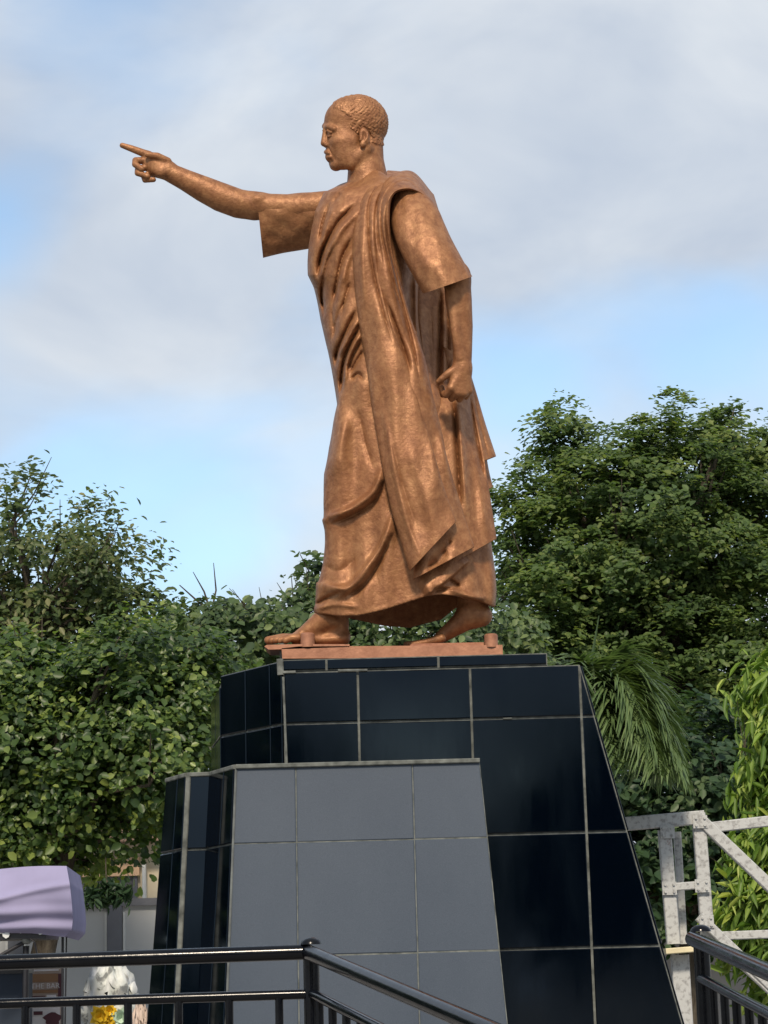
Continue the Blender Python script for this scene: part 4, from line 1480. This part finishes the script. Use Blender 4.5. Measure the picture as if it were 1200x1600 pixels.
def beam(nm, a, b, w, dep=.07, Y=YM, Y2=None, mat=METAL):
    MB().bar(P(*a, Y), P(*b, Y2 or Y), dep, w * k, (0, 0, 1) if abs(a[0] - b[0]) > abs(a[1] - b[1]) * .3 else (0, 1, 0), .006) if False else None
    A, B = P(*a, Y), P(*b, Y2 or Y)
    MB().bar(A, B, w * k, dep, (0, 1, 0), .006).build(nm, mat, fr)


beam('top_beam', (960, 1289), (1100, 1277), 21)
beam('top_beam', (1085, 1296), (1300, 1272), 17, Y=YM + .7)
beam('brace', (1088, 1275), (1240, 1420), 18, Y=YM - .01)
beam('post', (1038, 1297), (1052, 1475), 20)
beam('post', (1058, 1300), (1068, 1475), 11, Y=YM + .25)
beam('post', (1091, 1270), (1106, 1470), 20, Y=YM + .01)
beam('post', (1093, 1470), (1106, 1700), 12, Y=YM + .3)
beam('rung', (1040, 1387), (1092, 1383), 12, Y=YM - .01)
beam('plank', (1036, 1487), (1086, 1483), 9, dep=.35, mat=PLANK)
beam('post', (1062, 1492), (1078, 1760), 27)
beam('brace', (1092, 1432), (1240, 1575), 15, Y=YM - .05)
beam('rung', (1110, 1463), (1320, 1455), 13, Y=YM + .2)
beam('brace', (1140, 1490), (1260, 1600), 12, Y=YM + .35)
beam('top_beam', (1290, 1200), (1300, 1800), 18, Y=YM + .7)

# ================================================================== STALL ITEMS AT LOWER LEFT
LILAC = plain('lilac_cloth', (0.27, 0.255, 0.40), .9, var=.10, scale=2.5, spec=.2)
NAVY = plain('navy_cloth', (0.006, 0.016, 0.035), .7, var=.2)
BLACKM = plain('black_metal', (0.012, 0.012, 0.016), .4, var=.2)
YT = 13.6
cv = empty('cloth_canopy', tuple(P(40, 1470, YT)))
tag(cv, 'lilac cloth canopy stretched over black frame at left edge', 'canopy')
nu, nv = 60, 40
uu, vv = np.meshgrid(np.linspace(0, 1, nu), np.linspace(0, 1, nv))
edge = np.interp(vv, [0, .25, .5, .75, .9, 1], [104, 109, 112, 114, 112, 101])
pu = -150 + (edge + 150) * uu
pvv = np.interp(vv, [0, 1], [0, 1]) * (np.interp(uu, [0, .55, .8, 1], [97, 98, 102, 110])) + np.interp(uu, [0, .6, 1], [1360, 1359, 1354]) + 3 * np.sin(uu * 6) * (1 - vv)
dep = .10 * np.sin(vv * math.pi) + .02 * np.sin(vv * 26 + uu * 4) * np.clip(vv * 2 - .9, 0, 1) + .025 * np.exp(-((vv - .75 + .5 * uu) / .05) ** 2) + .02 * np.sin((uu * 9 - vv * 5)) + .06 * uu ** 6
pts = P(pu, pvv, YT - dep)
pts = pts.reshape(-1, 3)
i = np.arange(nv - 1)[:, None] * nu + np.arange(nu - 1)[None, :]
q = np.stack([i, i + nu, i + nu + 1, i + 1], -1).reshape(-1, 4)
n = len(pts)
link('cloth_front', qmesh('cloth_front', pts, q), LILAC, cv, smooth=True)
rim = pts.reshape(nv, nu, 3)
tp, rt, bt = rim[0], rim[:, -1], rim[-1]
for nm, ln, off in (('cloth_top', tp, (-.45, 1.3, .05)), ('cloth_side', rt, (-.10, 1.3, 0))):
    m = len(ln)
    back = ln + np.array(off)
    link(nm, qmesh(nm, np.vstack([ln, back]), np.array([(a, a + 1, m + a + 1, m + a) for a in range(m - 1)])), LILAC, cv, smooth=True)
MB().box(tuple(P(-140, 1472, YT)), tuple(P(92, 1459, YT + .5))).build('frame_bar', BLACKM, cv)
for (a, b, r) in (((41, 1478), (38, 1700), .020), ((98, 1462), (97, 1700), .008), ((104, 1462), (100, 1700), .005)):
    MB().tube([P(*a, YT + .1), P(*b, YT + .1)], r, 10).build('pole', BLACKM, cv, smooth=True)
MB().tube([P(-20, 1505, YT + .05), P(38, 1472, YT + .05)], .012, 8).build('strut', BLACKM, cv)
MB().tube([P(47, 1467, YT), P(54, 1472, YT), P(58, 1492, YT)], .006, 6).build('cable', BLACKM, cv)
t = np.linspace(0, math.pi, 7)
cc = P(42, 1468, YT + .05)
MB().tube([cc + (0, 0, -.03 * math.cos(a)) for a in t], [.034 * math.sin(a) + .002 for a in t], 14).build('clamp', plain('clamp_grey', (.18, .20, .20), .4, .4), cv, smooth=True)
for (u, v, s_) in ((2, 1450, 6), (10, 1461, 6), (24, 1450, 9), (33, 1453, 7), (54, 1455, 4), (63, 1457, 5)):
    A = P(u, v, YT - .02)
    MB().prism([A + np.array([math.cos(t) * s_ * .004 * random.uniform(.7, 1.2), 0, math.sin(t) * s_ * .0035 * random.uniform(.7, 1.2)]) for t in np.linspace(0, 6.28, 8)[:-1]], (0, .02, 0)).build('light_fitting', WHITE, cv)

bx = empty('equipment_box', tuple(gz(P(10, 1560, YT + .4))))
tag(bx, 'dark navy cloth covered box under the lilac canopy', 'box')
a, b = P(-120, 1800, YT + .4), P(45, 1513, YT + .4)
MB().box((a[0], YT + .4, 0), (b[0], YT + .55, b[2])).build('cover', NAVY, bx)
MB().box((a[0] - .01, YT + .38, b[2] - .03), (b[0] + .005, YT + .56, b[2] + .01)).build('lid', BLACKM, bx)

# poster board
pbd = empty('poster_board', tuple(gz(P(72, 1560, YT + 1))))
tag(pbd, 'brown and white poster board reading THE BAR between box and wall', 'poster')
YP = YT + 1.0
kp = YP / FPX
BROWN = plain('poster_brown', (.30, .17, .09), .7)
BEIGE = plain('poster_beige', (.48, .38, .32), .7)
MAROON = plain('poster_maroon', (.10, .035, .045), .7)
PWHITE = plain('poster_white', (.75, .72, .72), .7)


def flat(nm, u0, v0, u1, v1, mat, lift):
    A, B = P(u0, v1, YP), P(u1, v0, YP)
    return MB().box((A[0], YP - lift - .004, A[2]), (B[0], YP - lift, B[2])).build(nm, mat, pbd)


flat('board', 46, 1513, 99, 1680, BEIGE, 0)
flat('printed_band', 48, 1514, 92, 1518, PWHITE, .006)
flat('printed_band', 48, 1521, 91, 1535, BROWN, .006)
flat('printed_band', 91, 1521, 99, 1560, MAROON, .006)
flat('printed_band', 47, 1546, 91, 1552, BROWN, .006)
flat('printed_band', 73, 1554, 88, 1565, PWHITE, .006)
flat('printed_band', 47, 1556, 71, 1558, MAROON, .006)
flat('printed_picture', 48, 1570, 94, 1640, PWHITE, .006)
flat('printed_band', 53, 1580, 67, 1586, MAROON, .012)
fc = P(82, 1592, YP - .014)
MB().prism([fc + np.array([math.cos(t) * 13 * kp * (1 + .25 * math.sin(5 * t)), 0, math.sin(t) * 10 * kp]) for t in np.linspace(0, 6.28, 16)[:-1]], (0, .004, 0)).build('printed_picture', MAROON, pbd)
tcu = bpy.data.curves.new('lettering', 'FONT')
tcu.body = 'THE BAR'
tcu.size = 11.5 * kp
tcu.extrude = .001
to = bpy.data.objects.new('tmp_text', tcu)
C.objects.link(to)
bpy.context.view_layer.update()
tme = bpy.data.meshes.new_from_object(to.evaluated_get(bpy.context.evaluated_depsgraph_get()))
bpy.data.objects.remove(to)
tme.transform(Matrix.Translation(Vector(P(48, 1545, YP - .013))) @ Matrix.Rotation(R(90), 4, 'X') @ Matrix.Scale(.98, 4))
link('lettering', tme, PWHITE, pbd)

# wrapped bouquet and flowers
M = Mat('silver_wrap').set(Roughness=.5, Metallic=0.0)
M.color(M.ramp(M.noise(9, 4), [(.38, (.16, .17, .17)), (.46, (.50, .53, .51)), (.7, (.62, .64, .66))]))
WRAP = M.m


def bouquet(name, label, u, vtop, w, Y, hgt, mat, flower=None, seed=0):
    rg = np.random.default_rng(seed)
    base = P(u, vtop, Y) - (0, 0, hgt)
    o = empty(name, tuple(base))
    tag(o, label, 'bouquet')
    nr, nl = 40, 22
    V = []
    kk = Y / FPX
    ph = rg.uniform(0, 6.3, 6)
    for i in range(nl):
        t = i / (nl - 1)
        r = w * kk * (.35 + .65 * math.sin(math.pi * min(1, .12 + t * .72)))
        if t > .8:
            r *= 1 - ((t - .8) / .2) ** 2 * .75
        for j in range(nr):
            a = 2 * math.pi * j / nr
            cr = 1 + .10 * abs(math.sin(4.5 * a + ph[0] + 4 * t)) + .09 * math.sin(9 * a + ph[1] - 7 * t) + .09 * rg.normal()
            V.append(base + np.array([math.cos(a) * r * cr, math.sin(a) * r * cr * .8, hgt * t + .03 * rg.normal()]))
    Q = [(i * nr + j, i * nr + (j + 1) % nr, (i + 1) * nr + (j + 1) % nr, (i + 1) * nr + j) for i in range(nl - 1) for j in range(nr)]
    link('wrapping', qmesh('wrapping', np.array(V), np.array(Q)), mat, o)
    for (fu, fv, n_, r_, fm) in flower or []:
        c = P(fu, fv, Y - w * kk * 1.0)
        mb = MB()
        for k_ in range(n_):
            a = 2.4 * k_
            tilt = .3 + .9 * (k_ / n_)
            d = np.array([math.cos(a) * math.sin(tilt), -math.cos(tilt) * .8, math.sin(a) * math.sin(tilt)])
            s_ = np.cross(d, (0, 1, 0))
            s_ /= np.linalg.norm(s_) + 1e-6
            L = r_ * kk
            mb.add([c, c + d * L * .6 + s_ * L * .28, c + d * L, c + d * L * .6 - s_ * L * .28], [(0, 1, 2, 3)])
        mb.build('flower', fm, o)
    return o


YEL = plain('yellow_petals', (.75, .52, .03), .6)
LGREEN = plain('pale_leaf', (.45, .58, .46), .5)
bouquet('bouquet', 'silver wrapped bouquet with yellow flowers behind the railing at left', 173, 1505, 36, 15.0, .62, WRAP, [(158, 1588, 16, 22, YEL), (172, 1580, 14, 16, YEL), (168, 1598, 14, 18, YEL), (190, 1590, 12, 20, LGREEN)], 3)
bouquet('bouquet', 'small beige wrapped bunch close against the pedestal\'s left foot', 219, 1571, 12, 13.0, .35, BEIGE, None, 5)

# gusset plates and bolts of the metal frame
for (u, v, y) in ((1094, 1284, -.045), (1043, 1300, -.045), (1046, 1388, -.05), (1097, 1384, -.05), (1104, 1440, -.09)):
    A = P(u, v, YM + y)
    gp = MB().box((A[0] - .05, A[1] - .006, A[2] - .045), (A[0] + .05, A[1], A[2] + .045)).build('gusset_plate', METAL, fr)
    for dx_, dz_ in ((-.03, -.025), (.03, .025), (-.03, .025), (.03, -.025)):
        c = A + (dx_, -.006, dz_)
        b_ = MB().tube([c, c - (0, .012, 0)], .009, 6).build('bolt', METAL, None)
        b_.parent = gp
